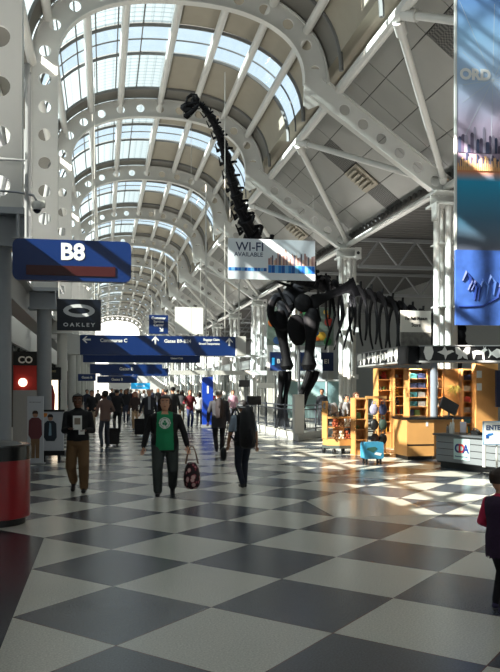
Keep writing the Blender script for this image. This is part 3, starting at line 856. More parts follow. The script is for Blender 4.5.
# glass kiosk front behind the fence
teal = mat('teal_partition', (120,146,146), .4, noise=.1)
r = thing('glass_partition', 'grey green glass partition behind the dinosaur fence', 'partition', (P(315,400,42).x, 42, 0))
MB().b2((-1.9,-.03,.2),(1.9,.03,2.2)).build('glass_panel', teal, r)
for x in (-1.9,-.63,.63,1.9): MB().b2((x-.04,-.05,0),(x+.04,.05,2.3)).build('frame_post', white, r)
MB().b2((-1.95,-.05,2.2),(1.95,.05,2.3)).build('top_rail', white, r)
# long bright shop fronts on the right beyond the dinosaur
k0 = 5
brt = mat('bright_window_light', (236,242,246), .5, emit=1.0)
for k in range(4, len(RY)-1):
    y = RY[k]
    w = MB(); w.b2((11.6,y,3.4),(11.9,y+PIT,4.1)); w.b2((11.6,y-.3,0),(11.9,y+.3,3.4)); w.b2((11.6,y+PIT*.5-.15,0),(11.9,y+PIT*.5+.15,3.4))
    struct(w.build('wall_right', plaster))
    wn += 1
    wo = struct(MB().b2((11.7,y+.3,.4),(11.73,y+PIT-.3,3.4)).build('window_%d' % wn, paneg))
# cross wall closing the far right halls with a bright window
b = MB(); b.b2((11.6, 62, 0),(19.5,62.3,8.4)); struct(b.build('wall_far', plaster))
# mezzanine portal frame across the right part of the hall
r = thing('portal_frame', 'white horizontal beam frame standing beyond the blue pylon', 'frame', (P(225,388,52).x, 52, 0))
MB().b2((-3.6,-.15,2.7),(4.2,.15,3.0)).build('cross_beam', white, r)
for x in (-3.5, -1.2, 1.2, 4.1): MB().b2((x-.12,-.12,0),(x+.12,.12,2.7)).build('post', white, r)
MB().b2((-3.6,-.1,3.9),(4.2,.1,4.05)).build('cross_beam', white, r)
for x in (-3.5, .4, 4.1): MB().b2((x-.06,-.06,3.0),(x+.06,.06,3.9)).build('upper_post', white, r)
# blue pylon
a = P(202,377,37); b_ = P(213,425,37)
r = thing('sign_pylon', 'tall narrow blue information pylon standing right of the walkers', 'pylon', ((a.x+b_.x)/2, 37, 0))
MB().b2((-.25,-.12,.12),(.25,.12,2.35)).build('pylon_panel', mat('royal_blue', (24,66,176), .35), r)
MB().b2((-.3,-.2,0),(.3,.2,.12)).build('base', steel, r)
text('i', .5, wtxt, r, (0,-.13,1.75), 'information_mark', bold=.02)
# small signs near the column row
for (x0,y0_,x1,y1_,Y,lb,m_) in ((239,380,250,387,31,'small dark hanging board left of the dinosaur legs', black), (257,383,274,388,37.5,'small white panel by the dinosaur fence', whitep), (247,396,261,405,31.6,'black monitor standing left of the dinosaur fence', blackg)):
    r, w_, h_ = board('small_board', lb, 'sign', x0,y0_,x1,y1_,Y,.06,m_,.01)
    z_ = r.location.z
    MB().tube([(0,.05,-z_),(0,.05,h_/2)], .03, 8).build('pole', steel, r)

# ================================================================== LEFT SIDE
# red bin
bc = V((-.98-.42, 11.15, 0))
r = thing('waste_bin', 'round red waste bin with a black rim standing at the left edge', 'bin', (-1.47, 11.1, 0))
red = mat('glossy_red_paint', (150,14,26), .3, coat=.3)
MB().tube([(0,0,.09),(0,0,.1),(0,0,.86)], [.48,.5,.5], 48).build('drum', red, r)
MB().tube([(0,0,0),(0,0,.09)], [.44,.44], 40).build('base', black, r)
MB().tube([(0,0,.86),(0,0,1.04),(0,0,1.06)], [.515,.515,.5], 48).build('rim', blackg, r)
MB().tube([(0,0,1.06),(0,0,1.09),(0,0,1.1)], [.4,.3,.1], 40).build('lid', black, r)
# black cabinet behind bin
a = F(20, 472)
r = thing('podium', 'black podium cabinet standing behind the red bin', 'podium', (-2.35, 15.6, 0))
MB().b2((-.35,-.3,0),(.35,.3,1.15)).build('cabinet', black, r)
MB().b2((-.38,-.33,1.15),(.38,.33,1.2)).build('counter_top', blackg, r)
MB().ell((.1,-.2,1.24),(.13,.05,.04)).build('handset', chrome, r)
# poster stands
def figure2d(parent, x, z, h, coat, legs, skin, hair, y, name='printed_person'):
    mb = MB()
    def blob(cx, cz, rx, rz, mi): mb.ell((cx, y, cz), (rx, .004, rz), mi, 14, 8)
    blob(x, z+h*.93, h*.055, h*.07, 2); blob(x+.0, z+h*.955, h*.06, h*.055, 3)
    mb.prism([(x-h*.07,z+h*.86),(x+h*.07,z+h*.86),(x+h*.13,z+h*.8),(x+h*.14,z+h*.5),(x+h*.09,z+h*.42),(x-h*.09,z+h*.42),(x-h*.14,z+h*.5),(x-h*.13,z+h*.8)], y-.004, y+.004, 0)
    if legs: mb.prism([(x-h*.09,z+h*.44),(x+h*.09,z+h*.44),(x+h*.08,z+.02),(x+h*.01,z+.02),(x,z+h*.35),(x-h*.01,z+.02),(x-h*.08,z+.02)], y-.003, y+.003, 1)
    return mb.build(name, [coat, legs or coat, skin, hair], parent, smooth=0)
skinp = mat('print_skin', (176,130,104), .5); hairp = mat('print_brown_hair', (66,42,30), .5)
posterw = mat('poster_white', (190,192,198), .45)
r = thing('poster_stand', 'tall white poster stand printed with a woman in a maroon jacket', 'poster', (P(35.5,461,19.6).x, 19.6, 0), -.1)
MB().b2((-.19,-.03,.03),(.19,.03,1.62)).build('board', posterw, r)
MB().b2((-.22,-.15,0),(.22,.15,.03)).build('base', steel, r)
figure2d(r, 0, .12, 1.15, mat('print_maroon', (104,50,56), .5), mat('print_khaki', (120,92,66), .5), skinp, hairp, -.034)
text('the new season', .045, mat('print_grey', (90,92,98), .5), r, (0,-.034,1.48), 'poster_text')
r = thing('poster_board', 'wide low white poster board printed with a man carrying a bag', 'poster', (P(53,457,20.6).x-.03, 20.6, 0), -.12)
MB().b2((-.28,-.03,.22),(.3,.03,1.22)).build('board', posterw, r)
MB().b2((-.3,-.1,.12),(.34,.1,.24)).build('tray', black, r)
MB().b2((-.2,-.1,0),(-.14,.1,.12)).build('foot', black, r); MB().b2((.16,-.1,0),(.22,.1,.12)).build('foot', black, r)
MB().b2((-.3,-.05,1.22),(.32,.05,1.27)).build('top_rail', black, r)
figure2d(r, -.03, .0, 1.15, mat('print_navy_jacket', (38,46,56), .5), None, skinp, mat('print_black_hair', (24,20,20), .5), -.034)
MB().prism([(-.07,.62),(.0,.62),(-.01,.92),(-.05,.95)], -.042, -.038).build('printed_shirt', mat('print_pale_blue', (130,160,176), .5), r)
MB().prism([(-.26,1.06),(-.12,1.1),(-.1,1.18),(-.26,1.2)], -.036, -.031).build('printed_corner', mat('print_orange', (220,130,40), .5), r)
# display portal behind the posters
a = P(50,368,23.8)
r = thing('display_portal', 'black framed lit shop display with hanging red garment behind the posters', 'display', (a.x, 23.8, 0))
hw = .3
MB().b2((-.34,-.2,0),(-.2,.2,2.05)).build('side_frame', black, r); MB().b2((.24,-.2,0),(.3,.2,2.05)).build('side_frame', black, r)
MB().b2((-.36,-.22,2.05),(.32,.22,2.42)).build('header', black, r)
text('SUNGLASSES', .08, mat('print_gold', (190,170,120), .5), r, (0,-.225,2.3), 'header_text', sx=.8)
MB().b2((-.2,.1,0),(.24,.16,2.05)).build('lit_back', lit, r)
MB().tube([(.05,0,1.9),(.05,0,1.6),(.05,0,1.2),(.05,0,.6)], [.03,.1,.08,.12], 10).build('garment', redp, r)
MB().tube([(-.08,.02,1.7),(-.08,.02,.3)], [.07,.09], 8).build('garment', black, r)
# coffee counter fascia
r = thing('shop_fascia', 'dark shop fascia with white letters above a red wall, seen between the grey columns', 'sign', (P(26,372,26.5).x, 26.5, 0))
MB().b2((-.4,0,2.55),(.5,.2,3.0)).build('fascia', black, r)
text('CO', .3, wtxt, r, (-.02,-.01,2.72), 'shop_letters', bold=.01)
MB().b2((-.4,0.05,1.75),(.5,.2,2.55)).build('red_wall', redp, r); MB().b2((-.4,-.05,0),(.5,.2,1.75)).build('counter', dsteel, r)
MB().ell((-.1,.0,2.0),(.14,.1,.14)).build('lamp', lit, r)

# ================================================================== MUSEUM SHOP
def bbox(parent, name, a, b_, m): return MB().b2(a, b_, 0).build(name, m, parent, smooth=0)
# canopy sections
K0 = V((8.12, 20.3, 0))
endL = P(357.5,360,25.2); 
cz0, cz1 = 2.55, 2.93
def animal(kind):
    A_ = {
     'elephant': [(-.5,.25),(-.42,.42),(-.1,.46),(.2,.44),(.34,.5),(.46,.38),(.5,.1),(.56,-.05),(.48,-.06),(.42,.08),(.36,.12),(.3,-.02),(.3,-.4),(.16,-.4),(.14,-.05),(-.22,-.05),(-.24,-.4),(-.4,-.4),(-.42,.0),(-.52,-.1)],
     'bird': [(-.5,.1),(-.2,.2),(-.05,.48),(.08,.18),(.4,.22),(.52,.1),(.38,.06),(.1,-.1),(-.02,-.4),(-.08,-.1),(-.3,.0)],
     'butterfly': [(-.45,.42),(-.2,.38),(0,.1),(.2,.38),(.45,.42),(.4,.0),(.25,-.1),(.32,-.38),(.08,-.3),(0,-.15),(-.08,-.3),(-.32,-.38),(-.25,-.1),(-.4,0)],
     'antelope': [(-.45,.1),(-.2,.2),(.1,.18),(.25,.3),(.22,.5),(.3,.32),(.38,.48),(.36,.3),(.48,.2),(.36,.16),(.26,.0),(.28,-.4),(.2,-.4),(.16,-.05),(-.25,-.05),(-.32,-.4),(-.4,-.4),(-.4,0)],
     'mask': [(-.22,.45),(.22,.45),(.3,.1),(.16,-.35),(0,-.45),(-.16,-.35),(-.3,.1)],
     'fish': [(-.5,.3),(-.3,.08),(0,.3),(.35,.2),(.52,0),(.35,-.2),(0,-.3),(-.3,-.08),(-.5,-.3),(-.42,0)]}
    return A_[kind]
kinds = ['elephant','mask','bird','butterfly','antelope','fish']
def canopy(label, a, b_, n, seed):
    d = b_-a; L = d.length; rz = math.atan2(d.y, d.x)
    r = thing('shop_canopy', label, 'canopy', (a.x, a.y, 0), rz)
    bbox(r, 'fascia', (0,0,cz0), (L,.12,cz1), black)
    bbox(r, 'lower_rim', (-.02,-.03,cz0-.05), (L+.02,.5,cz0), steel); bbox(r, 'upper_rim', (-.02,-.03,cz1), (L+.02,.5,cz1+.03), steel)
    bbox(r, 'soffit', (0,.12,cz0), (L,.6,cz0+.03), plaster)
    rn = random.Random(seed); w1 = L/n
    for k in range(n):
        kd = kinds[(k+seed) % 6]; s_ = .42; sxx = min(w1*.98, .6)
        poly = [(w1*(k+.5)+x*sxx, (cz0+cz1)/2+z*s_) for x, z in animal(kd)]
        MB().prism(poly, -.012, -.001).build('silhouette', wtxt, r, smooth=0)
    return r
canopy('left run of the shop canopy with white animal silhouettes on black', V((endL.x, 25.2, 0)), V((8.02, 20.75, 0)), 8, 0)
canopy('right run of the shop canopy with white animal silhouettes on black', V((8.35, 20.1, 0)), V((11.4, 19.35, 0)), 7, 1)
r = thing('monitor_box', 'black monitor box at the corner of the shop canopy', 'monitor', (8.18, 20.35, 0), .2)
bbox(r, 'housing', (-.22,-.2,2.45), (.22,.3,2.95), black); bbox(r, 'screen', (-.19,-.21,2.48), (.19,-.2,2.92), blackg)
# post
r = thing('canopy_post', 'slender grey post holding the shop canopy in front of the shelves', 'post', (P(434,420,20.2).x, 20.2, 0))
MB().tube([(0,0,0),(0,0,cz0-.05)], .1, 18).build('shaft', mat('blue_grey_post', (130,138,150), .4), r); MB().tube([(0,0,0),(0,0,.06)], .16, 18).build('foot_ring', steel, r)
# museum name sign
a = P(401,332,20.6); b_ = P(431,311,20.6)
r = thing('museum_sign', 'white upright sign reading The Field Museum Store on top of the canopy', 'sign', ((a.x+b_.x)/2, 20.6, 0))
hw = (b_.x-a.x)/2
bbox(r, 'panel', (-hw,0,a.z), (hw,.05,b_.z), mat('warm_white_panel', (214,212,204), .5)); bbox(r, 'picture_strip', (-hw,0,2.96), (hw,.05,a.z), mat('grey_photo_print', (110,108,102), .5, noise=.8, nscale=9))
text('The Field Museum', .13, black, r, (0,-.004,(a.z+b_.z)/2+.08), 'sign_text', bold=.005, sx=.68); text('Store', .15, black, r, (0,-.004,(a.z+b_.z)/2-.1), 'sign_text', bold=.002, sx=.8)
# shelf units
goods_mats = [mat('pack_white', (222,220,212), .5), mat('pack_red', (150,40,36), .5), mat('pack_teal', (40,100,110), .5), mat('pack_navy', (36,50,90), .5), mat('pack_tan', (186,150,104), .5), mat('pack_black', (30,30,34), .4), mat('pack_green', (66,104,60), .5), mat('pack_grey', (134,132,130), .5), mat('pack_yellow', (214,176,70), .5)]
gcol = ['white','red','teal','navy','tan','black','green','grey','yellow']
GM = {}
def good(kind, ci):
    if (kind, ci) in GM: return GM[(kind, ci)]
    mb = MB()
    if kind == 'gift_box': mb.b2((-.08,-.07,0),(.08,.07,.17)); 
    elif kind == 'book': mb.b2((-.022,-.09,0),(.022,.09,.22))
    elif kind == 'mug': mb.tube([(0,0,0),(0,0,.1)], [.04,.042], 12); mb.tube([(.04+.0,0,.08),(.07,0,.07),(.07,0,.03),(.04,0,.02)], .007, 6)
    elif kind == 'plush_toy':
        mb.ell((0,0,.08),(.07,.06,.08),0,10,7); mb.ell((0,-.03,.19),(.055,.05,.05),0,10,7); mb.ell((-.05,-.02,.235),(.02,.015,.02),0,8,5); mb.ell((.05,-.02,.235),(.02,.015,.02),0,8,5)
        for x in (-.05,.05): mb.ell((x,-.06,.03),(.03,.04,.03),0,8,5); mb.ell((x*1.4,-.03,.11),(.025,.025,.045),0,8,5)
    elif kind == 'folded_shirt': [mb.b2((-.11+.004*(q%2),-.12,.03*q),(.11,.12,.03*q+.028)) for q in range(5)]
    elif kind == 'bottle': mb.tube([(0,0,0),(0,0,.13),(0,0,.16),(0,0,.2)], [.03,.03,.012,.012], 10)
    me = mb.mesh(kind, goods_mats[ci], 35); GM[(kind, ci)] = me; return me
def shelf_unit(label, x, y, w, d, h, rows, fill, rz=0, seed=1, where='', z_base=.45, kinds_=('gift_box','mug','plush_toy','book')):
    r = thing('shelf_unit', label, 'shelf', (x, y, 0), rz)
    bbox(r, 'back_panel', (-w/2,d-.03,0), (w/2,d,h), wood)
    bbox(r, 'side_panel', (-w/2-.03,0,0), (-w/2,d,h), wood); bbox(r, 'side_panel', (w/2,0,0), (w/2+.03,d,h), wood)
    bbox(r, 'plinth', (-w/2,.02,0), (w/2,d-.03,z_base), wood)
    bbox(r, 'top_panel', (-w/2,0,h-.04), (w/2,d-.03,h), wood)
    rn = random.Random(seed); M = Matrix.Rotation(rz, 4, 'Z')
    for k in range(rows):
        z = z_base+(h-.04-z_base)*k/rows
        bbox(r, 'shelf', (-w/2,.01,z), (w/2,d-.03,z+.025), woodd)
        xx = -w/2+.09; kd = kinds_[rn.randrange(len(kinds_))]
        if rn.random() > fill: continue
        while xx < w/2-.07:
            if rn.random() < .25: kd = kinds_[rn.randrange(len(kinds_))]
            ci = rn.randrange(9) if kd != 'folded_shirt' else rn.choice((1,3,7,2))
            st_ = {'gift_box':.185,'book':.06,'mug':.13,'plush_toy':.18,'folded_shirt':.26,'bottle':.085}[kd]
            if xx+st_/2 > w/2-.02: break
            q = M @ V((xx+(0 if kd != 'folded_shirt' else .05), d*.45, 0))
            o = bpy.data.objects.new(kd, good(kd, ci)); COL.objects.link(o); o.location = (x+q.x, y+q.y, z+.025); o.rotation_euler = (0,0,rz+(rn.uniform(-.15,.15) if kd in ('plush_toy','mug') else 0))
            nm = kd.replace('_', ' ')
            tag(o, '%s %s on %s, %s shelf from the bottom' % (gcol[ci], nm, where, ORD[k]), nm, '%s %ss, %s, %s shelf' % (gcol[ci], nm, where, ORD[k]))
            xx += st_
    return r
ux = lambda px, Y: P(px, 400, Y).x
def unit_px(label, px0, px1, Y, rows, seed, where, kinds_, h=2.4, zb=.45, fill=1.0, d=.42):
    x0, x1 = ux(px0, Y), ux(px1, Y)
    return shelf_unit(label, (x0+x1)/2, Y, x1-x0-.11, d, h, rows, fill, 0, seed, where, zb, kinds_)
unit_px('sunlit honey wood shelf unit at the left end of the shop', 377, 393.5, 23.0, 6, 21, 'the left shelf unit', ('mug','gift_box','plush_toy'), h=2.42)
unit_px('sunlit honey wood shelf unit second from the left in the shop', 393.5, 408, 22.7, 7, 5, 'the second shelf unit', ('gift_box','plush_toy','mug','bottle'), h=2.42)
unit_px('shelf unit behind the wood counter left of the grey post', 408, 429, 21.75, 7, 8, 'the unit left of the grey post', ('folded_shirt','gift_box','folded_shirt'), h=2.38)
unit_px('narrow shelf unit right of the grey post with stacked goods', 430, 444, 21.7, 7, 14, 'the unit right of the grey post', ('folded_shirt','gift_box'), h=2.38)
unit_px('shelf unit with red goods next to the plain wood panel', 462, 475, 21.6, 6, 33, 'the unit beside the wood panel', ('book','folded_shirt'), h=2.38)
x0, x1 = ux(444,21.6), ux(462,21.6)
r = thing('wood_panel', 'plain wood panel between shelves with a hanging leafy decoration', 'panel', ((x0+x1)/2, 21.6, 0))
hw = (x1-x0)/2-.05
bbox(r, 'board', (-hw,.1,0), (hw,.16,2.38), wood)
r2 = thing('leaf_decoration', 'yellow green bunch of leaves hanging on the wood panel in the shop', 'decoration', ((x0+x1)/2, 21.55, 1.8))
rn = random.Random(6); lf = mat('dry_leaf', (170,160,80), .6)
for k in range(30):
    a = rn.random()*2*PI; e_ = rn.uniform(-.8,.8); L = rn.uniform(.12,.28)
    MB().tube([(0,0.05,0),(L*.5*math.cos(a),-.03,L*.35*math.sin(a)),(L*math.cos(a),-.01,L*.7*math.sin(a)-.05)], [(.006,.012),(.006,.03),(.002,.004)], 5).build('leaf', lf, r2)
x0, x1 = ux(476,20.6), ux(498,20.6)
r = thing('wood_wall_panel', 'tall sunlit plain wood panel at the right end of the shop', 'panel', ((x0+x1)/2, 20.6, 0))
hw = (x1-x0)/2; bbox(r, 'board', (-hw,0,0), (hw,.25,2.5), wood)
for z in (1.75, 2.1): bbox(r, 'notice', (-hw+.02,-.006,z), (-hw+.17,0,z+.2), whitep)
x0 = ux(499,19.8)
r = thing('wall_screen', 'dark blue screen at the right edge of the shop', 'screen', (x0+.45, 20.0, 0))
bbox(r, 'screen', (-.42,0,1.3), (.42,.08,2.3), mat('dark_blue_screen', (24,34,64), .3)); bbox(r, 'stand', (-.05,.08,0), (.05,.14,1.6), black); 
# wood cash counter
x0, x1 = ux(407,18.9), ux(434,18.9)
r = thing('cash_counter', 'honey wood cash counter with a black top below the grey post', 'counter', (x0, 18.9, 0), 0)
L = x1-x0
bbox(r, 'body', (0,0,.1), (L,.9,1.02), wood); bbox(r, 'kick_base', (.04,.04,0), (L-.04,.86,.1), black)
bbox(r, 'counter_top', (-.03,-.05,1.02), (L+1.0,.95,1.08), blackg); bbox(r, 'shadow_gap', (0,-.004,.36), (L,0,.4), black)
bbox(r, 'rear_body', (L,.45,.1), (L+.95,.9,1.02), wood)
bbox(r, 'price_label', (L*.7,-.006,.85), (L*.78,0,.97), whitep)
# point of sale monitor
a = P(450,410,19.4)
r = thing('cash_register', 'black tilted register screen standing on the cash counter', 'register', (a.x-.05, 19.35, 1.08))
MB().tube([(0,0,0),(0,0,.02),(0,0,.03)], [.12,.12,.03], 16).build('foot', black, r)
MB().tube([(0,0,.02),(0,.02,.2)], .03, 10).build('neck', black, r)
bx = MB(); bx.box((0,0,.27), (.5,.05,.32), Matrix.Rotation(.5,3,'Y') @ Matrix.Rotation(-.3,3,'X')); bx.build('screen', black, r)
# information desk
A0 = V((ux(436,17.3), 17.3, 0)); B0 = V((ux(520,14.9), 14.9, 0)); d = B0-A0; L = d.length
r = thing('information_desk', 'grey slatted information desk with a square logo panel', 'desk', A0, math.atan2(d.y, d.x))
slat = mat('grey_slatwall', (122,126,130), .4)
for k in range(4): bbox(r, 'slat_board', (0,0,.14+.148*k), (L,.6,.14+.148*k+.132), slat)
bbox(r, 'core', (.02,.02,.1), (L-.02,.58,.72), black); bbox(r, 'kick_base', (.1,.05,0), (L,.55,.12), black)
bbox(r, 'desk_top', (-.05,-.06,.73), (L+.02,.66,.77), mat('grey_stone_top', (84,88,92), .3))
lx = .6
lg = mat('pale_mint_panel', (178,206,204), .4); bbox(r, 'logo_panel', (lx,-.015,.22), (lx+.5,-.001,.68), lg)
text('C', .26, mat('logo_navy', (30,50,110), .4), r, (lx+.13,-.02,.46), 'logo_letter', bold=.01)
text('D', .26, mat('logo_red', (190,40,44), .4), r, (lx+.26,-.02,.46), 'logo_letter', bold=.01)
text('A', .26, MATS['logo_navy'], r, (lx+.39,-.02,.46), 'logo_letter', bold=.01)
text('Chicago Department of Aviation', .034, MATS['logo_navy'], r, (lx+.25,-.02,.29), 'logo_caption', sx=.9)
bbox(r, 'desk_post', (1.5,-.03,.12), (1.58,0,.76), white)
dv_ = d.normalized(); pv = V((-dv_.y, dv_.x, 0))
def on_desk(s_, t_): q = A0+dv_*s_+pv*t_; return (q.x, q.y, .77)
r = thing('brochure_holder', 'clear holder with pale leaflets standing on the information desk', 'holder', on_desk(.6,.25), math.atan2(d.y,d.x))
bbox(r, 'holder', (-.1,.0,0), (.1,.06,.04), paneg); bbox(r, 'leaflet', (-.09,.01,.01), (.09,.03,.28), mat('pale_lilac_paper', (220,216,228), .5))
for k, (s_, lb, h) in enumerate(((.12,'left',.2),(.21,'middle',.26),(.29,'right',.34))):
    r = thing('sanitizer_bottle', '%s one of three small bottles at the left end of the information desk' % lb, 'bottle', on_desk(s_, .25), 0, 'bottles on the information desk')
    MB().tube([(0,0,0),(0,0,h*.7),(0,0,h*.8)], [.035,.035,.015], 12).build('bottle_body', goods_mats[0 if k else 7], r); MB().tube([(0,0,h*.8),(0,0,h)], .014, 8).build('cap', black if k == 0 else whitep, r)
r = thing('telephone', 'black desk telephone on the information desk', 'telephone', on_desk(1.0,.3), math.atan2(d.y,d.x))
MB().prism([(-.11,0),(.11,0),(.11,.05),(-.11,.1)], -.08, .08).build('base', black, r); MB().tube([(-.09,-.02,.12),(-.05,-.02,.14),(.05,-.02,.1),(.09,-.02,.08)], .025, 8).build('handset', black, r)
# enter sign
a = P(483,445,14.2); b_ = P(512,421,14.2)
r = thing('enter_sign', 'white framed ENTER notice with a blue mark on a slim stand at the right edge', 'sign', ((a.x+b_.x)/2, 14.2, 0))
hw = (b_.x-a.x)/2; zc_ = (a.z+b_.z)/2; hh = (b_.z-a.z)/2
bbox(r, 'frame', (-hw,-.01,zc_-hh), (hw,.02,zc_+hh), mat('pale_blue_frame', (150,180,206), .4)); bbox(r, 'notice', (-hw+.02,-.016,zc_-hh+.02), (hw-.02,-.01,zc_+hh-.02), whitep)
text('ENTER', .125, mat('sign_navy', (24,60,110), .4), r, (-hw+.05,-.02,zc_+.1), 'notice_text', bold=.003, align='LEFT')
MB().prism([(-hw+.05,zc_-.08),(-hw+.2,zc_-.03),(-hw+.2,zc_+.0),(-hw+.09,zc_-.01)], -.02, -.016).build('blue_mark', bl[0], r)
MB().prism([(-hw+.05,zc_-.1),(-hw+.11,zc_-.1),(-hw+.11,zc_-.03),(-hw+.05,zc_-.03)], -.022, -.018).build('blue_mark', bl[1], r)
MB().tube([(0,.03,0),(0,.03,zc_)], .02, 10).build('pole', white, r); MB().tube([(0,.03,0),(0,.03,.02)], .18, 20).build('base', steel, r)

# kiosk trolley left of the shop
kc = V((ux(338.5,21.3), 21.3, 0))
r = thing('toy_trolley', 'low octagonal wood trolley piled with plush toys left of the shop', 'trolley', kc, .2)
oct_ = [(.46*math.cos(PI/8+k*PI/4), .42*math.sin(PI/8+k*PI/4)) for k in range(8)]
MB().prismz(oct_, .16, .24).build('platform', mat('dark_green_grey_base', (70,78,76), .4), r); MB().prismz([(x*.97,y*.97) for x,y in oct_], .24, .42).build('base_drum', wood, r)
for sx_ in (-.3,.3):
    for sy_ in (-.3,.3): MB().tube([(sx_-.02,sy_,.08),(sx_+.02,sy_,.08)], .08, 14).build('wheel', black, r); bbox(r, 'wheel_fork', (sx_-.03,sy_-.02,.08), (sx_+.03,sy_+.02,.17), chrome)
bbox(r, 'divider', (-.02,-.3,.42), (.02,.3,.98), wood); MB().prismz([(x*.94,y*.94) for x,y in oct_], .72, .75).build('shelf', woodd, r)
MB().prismz([(x*.97,y*.97) for x,y in oct_], .98, 1.03).build('shelf', wood, r)
bbox(r, 'end_panel', (-.44,-.15,.42), (-.41,.15,1.45), wood)
toyc = [mat('toy_brown', (120,80,50), .9), mat('toy_cream', (216,200,176), .9), mat('toy_rust', (150,70,40), .9), mat('toy_grey', (128,126,128), .9)]
tn = ['brown','cream','rust','grey']; rn = random.Random(3); R2 = Matrix.Rotation(.2,3,'Z')
TM = {}
for lvl, z, n_ in ((0,.42,4),(1,.75,4)):
    for k in range(n_):
        ci = (k+lvl*2) % 3; xx = -.28+k*.185; 
        if ci not in TM:
            me = good('plush_toy', 0).copy(); me.materials[0] = toyc[ci]; TM[ci] = me
        o = bpy.data.objects.new('plush_toy', TM[ci]); COL.objects.link(o); q = kc+R2 @ V((xx,-.3,0)); o.location = (q.x,q.y,z+.002); o.scale = (.95,.95,.95)
        tag(o, '%s plush toy on the %s tier of the toy trolley, %s from the left' % (tn[ci], ('lower','upper')[lvl], ORD[k]), 'plush toy', 'plush toys on the toy trolley')
for k, (x, lb) in enumerate(((-.2,'left'),(.2,'right'))):
    q = kc+R2 @ V((x,0,0)); r = thing('plush_elephant', 'large grey plush elephant, %s one on top of the toy trolley' % lb, 'plush toy', (q.x,q.y,1.03), .4*k, 'plush elephants on the trolley')
    r.scale = (.72,.72,.85); m = MB(); m.ell((0,0,.24),(.26,.2,.2)); m.ell((-.12,-.16,.3),(.14,.13,.14)); m.tube([(-.14,-.27,.3),(-.16,-.36,.2),(-.18,-.38,.08)], [.05,.04,.03], 8)
    for x_ in (-.16,.16):
        for y_ in (-.1,.1): m.tube([(x_,y_,.16),(x_,y_,0)], [.08,.075], 10)
    m.build('body', toyc[3], r, smooth=60)
    for e_ in (-1,1): MB().ell((-.12+.17*e_,-.13,.34),(.11,.03,.12)).build('ear', toyc[3], r)
# tall narrow shelf + bag rack
a = F(358,455)
shelf_unit('narrow freestanding wood shelf between the toy trolley and the bag rack', ux(361,20.6), 20.6, .28, .4, 1.55, 5, .9, 0, 17, 'the narrow freestanding shelf', .12, ('mug','gift_box'))
r = thing('bag_rack', 'wood framed rack with hanging dark bags behind the blue suitcase', 'rack', (ux(376,20.4), 20.4, 0))
bbox(r, 'post', (-.27,-.02,0), (-.23,.02,1.55), wood); bbox(r, 'post', (.23,-.02,0), (.27,.02,1.55), wood); bbox(r, 'top_bar', (-.29,-.04,1.53), (.29,.04,1.6), wood); bbox(r, 'foot', (-.3,-.25,0), (.3,.25,.06), wood)
bagm = [black, mat('bag_navy_pattern', (48,54,84), .7, noise=.8, nscale=20), mat('bag_lilac_floral', (150,146,170), .7, noise=.5, nscale=20), mat('bag_dark_brown', (50,34,30), .7), mat('bag_forest', (36,56,48), .7)]
bl_ = ['plain black','dark navy patterned','pale lilac floral','dark brown','forest green']
for k, (x, z, ci) in enumerate(((-.13,1.12,2),(.12,1.12,1),(-.12,.72,0),(.12,.72,4),(-.1,.34,3),(.12,.34,0))):
    q = V((ux(376,20.4)+x, 20.2, z)); r = thing('handbag', '%s bag hanging on the rack, %s row %s side' % (bl_[ci], ('top','middle','bottom')[k//2], 'left' if x < 0 else 'right'), 'bag', q, 0, 'bags on the rack')
    m = MB(); m.ell((0,0,.12),(.12,.07,.15)); m.build('bag_body', bagm[ci], r, smooth=60); MB().tube([(-.06,0,.24),(-.03,0,.34),(.03,0,.34),(.06,0,.24)], .012, 6).build('strap', bagm[ci], r)
    MB().tube([(0,0,.34),(0,.2,.36)], .006, 5).build('hook', chrome, r)
# blue suitcase
a = F(372,464)
r = thing('suitcase', 'bright blue picture-printed suitcase standing on the floor below the bag rack', 'suitcase', (a.x, a.y, 0), .1)
w2 = .24
MB().prism([(x,z+.33) for x,z in round_rect(.5,.4,.05)], -.12, .12).build('shell', mat('sky_blue_print', (62,142,178), .35, noise=.3, nscale=5), r)
MB().prism([(-.2,.36),(-.02,.28),(.08,.38),(.02,.42),(-.16,.4)], -.126, -.119).build('printed_bird', mat('print_sea_green', (50,90,80), .5), r)
MB().prism([(-.0,.24),(.16,.2),(.2,.26),(.05,.29)], -.126, -.119).build('printed_shape', whitep, r)
for x in (-.18,.18):
    for y in (-.08,.08): MB().tube([(x-.015,y,.045),(x+.015,y,.045)], .045, 12).build('wheel', black, r); bbox(r, 'wheel_mount', (x-.025,y-.02,.06), (x+.025,y+.02,.14), black)
MB().tube([(-.1,.05,.53),(-.1,.05,.62),(.1,.05,.62),(.1,.05,.53)], .012, 6).build('handle', black, r)
# cream stand beside

# ================================================================== PEOPLE
def loft_cap(mb, p0, p1, r0, r1, mi, n=12):
    """rounded tapered capsule; r may be (rx, ry)"""
    p0, p1 = V(p0), V(p1); d = p1-p0; L = d.length or 1e-3; t = d/L
    f2 = lambda r: r if isinstance(r, tuple) else (r, r)
    a, b_ = f2(r0), f2(r1)
    pts, rads = [], []
    for q in (.05, .35, .7): 
        s_ = math.sqrt(1-(1-q)**2); pts.append(p0-t*(min(a)*(1-q))); rads.append((a[0]*s_, a[1]*s_))
    for q in (0, .33, .66, 1): pts.append(p0+d*q); rads.append((a[0]+(b_[0]-a[0])*q, a[1]+(b_[1]-a[1])*q))
    for q in (.7, .35, .05):
        s_ = math.sqrt(1-(1-q)**2); pts.append(p1+t*(min(b_)*(1-q))); rads.append((b_[0]*s_, b_[1]*s_))
    mb.tube(pts, rads, n, mi)
def zloft(mb, sts, mi, n=20):
    """horizontal elliptical stations (x, y, z, rx, ry)"""
    rings = [[V((x+rx*math.cos(2*PI*i/n), y+ry*math.sin(2*PI*i/n), z)) for i in range(n)] for x, y, z, rx, ry in sts]
    mb.ring_loft(rings, mi)
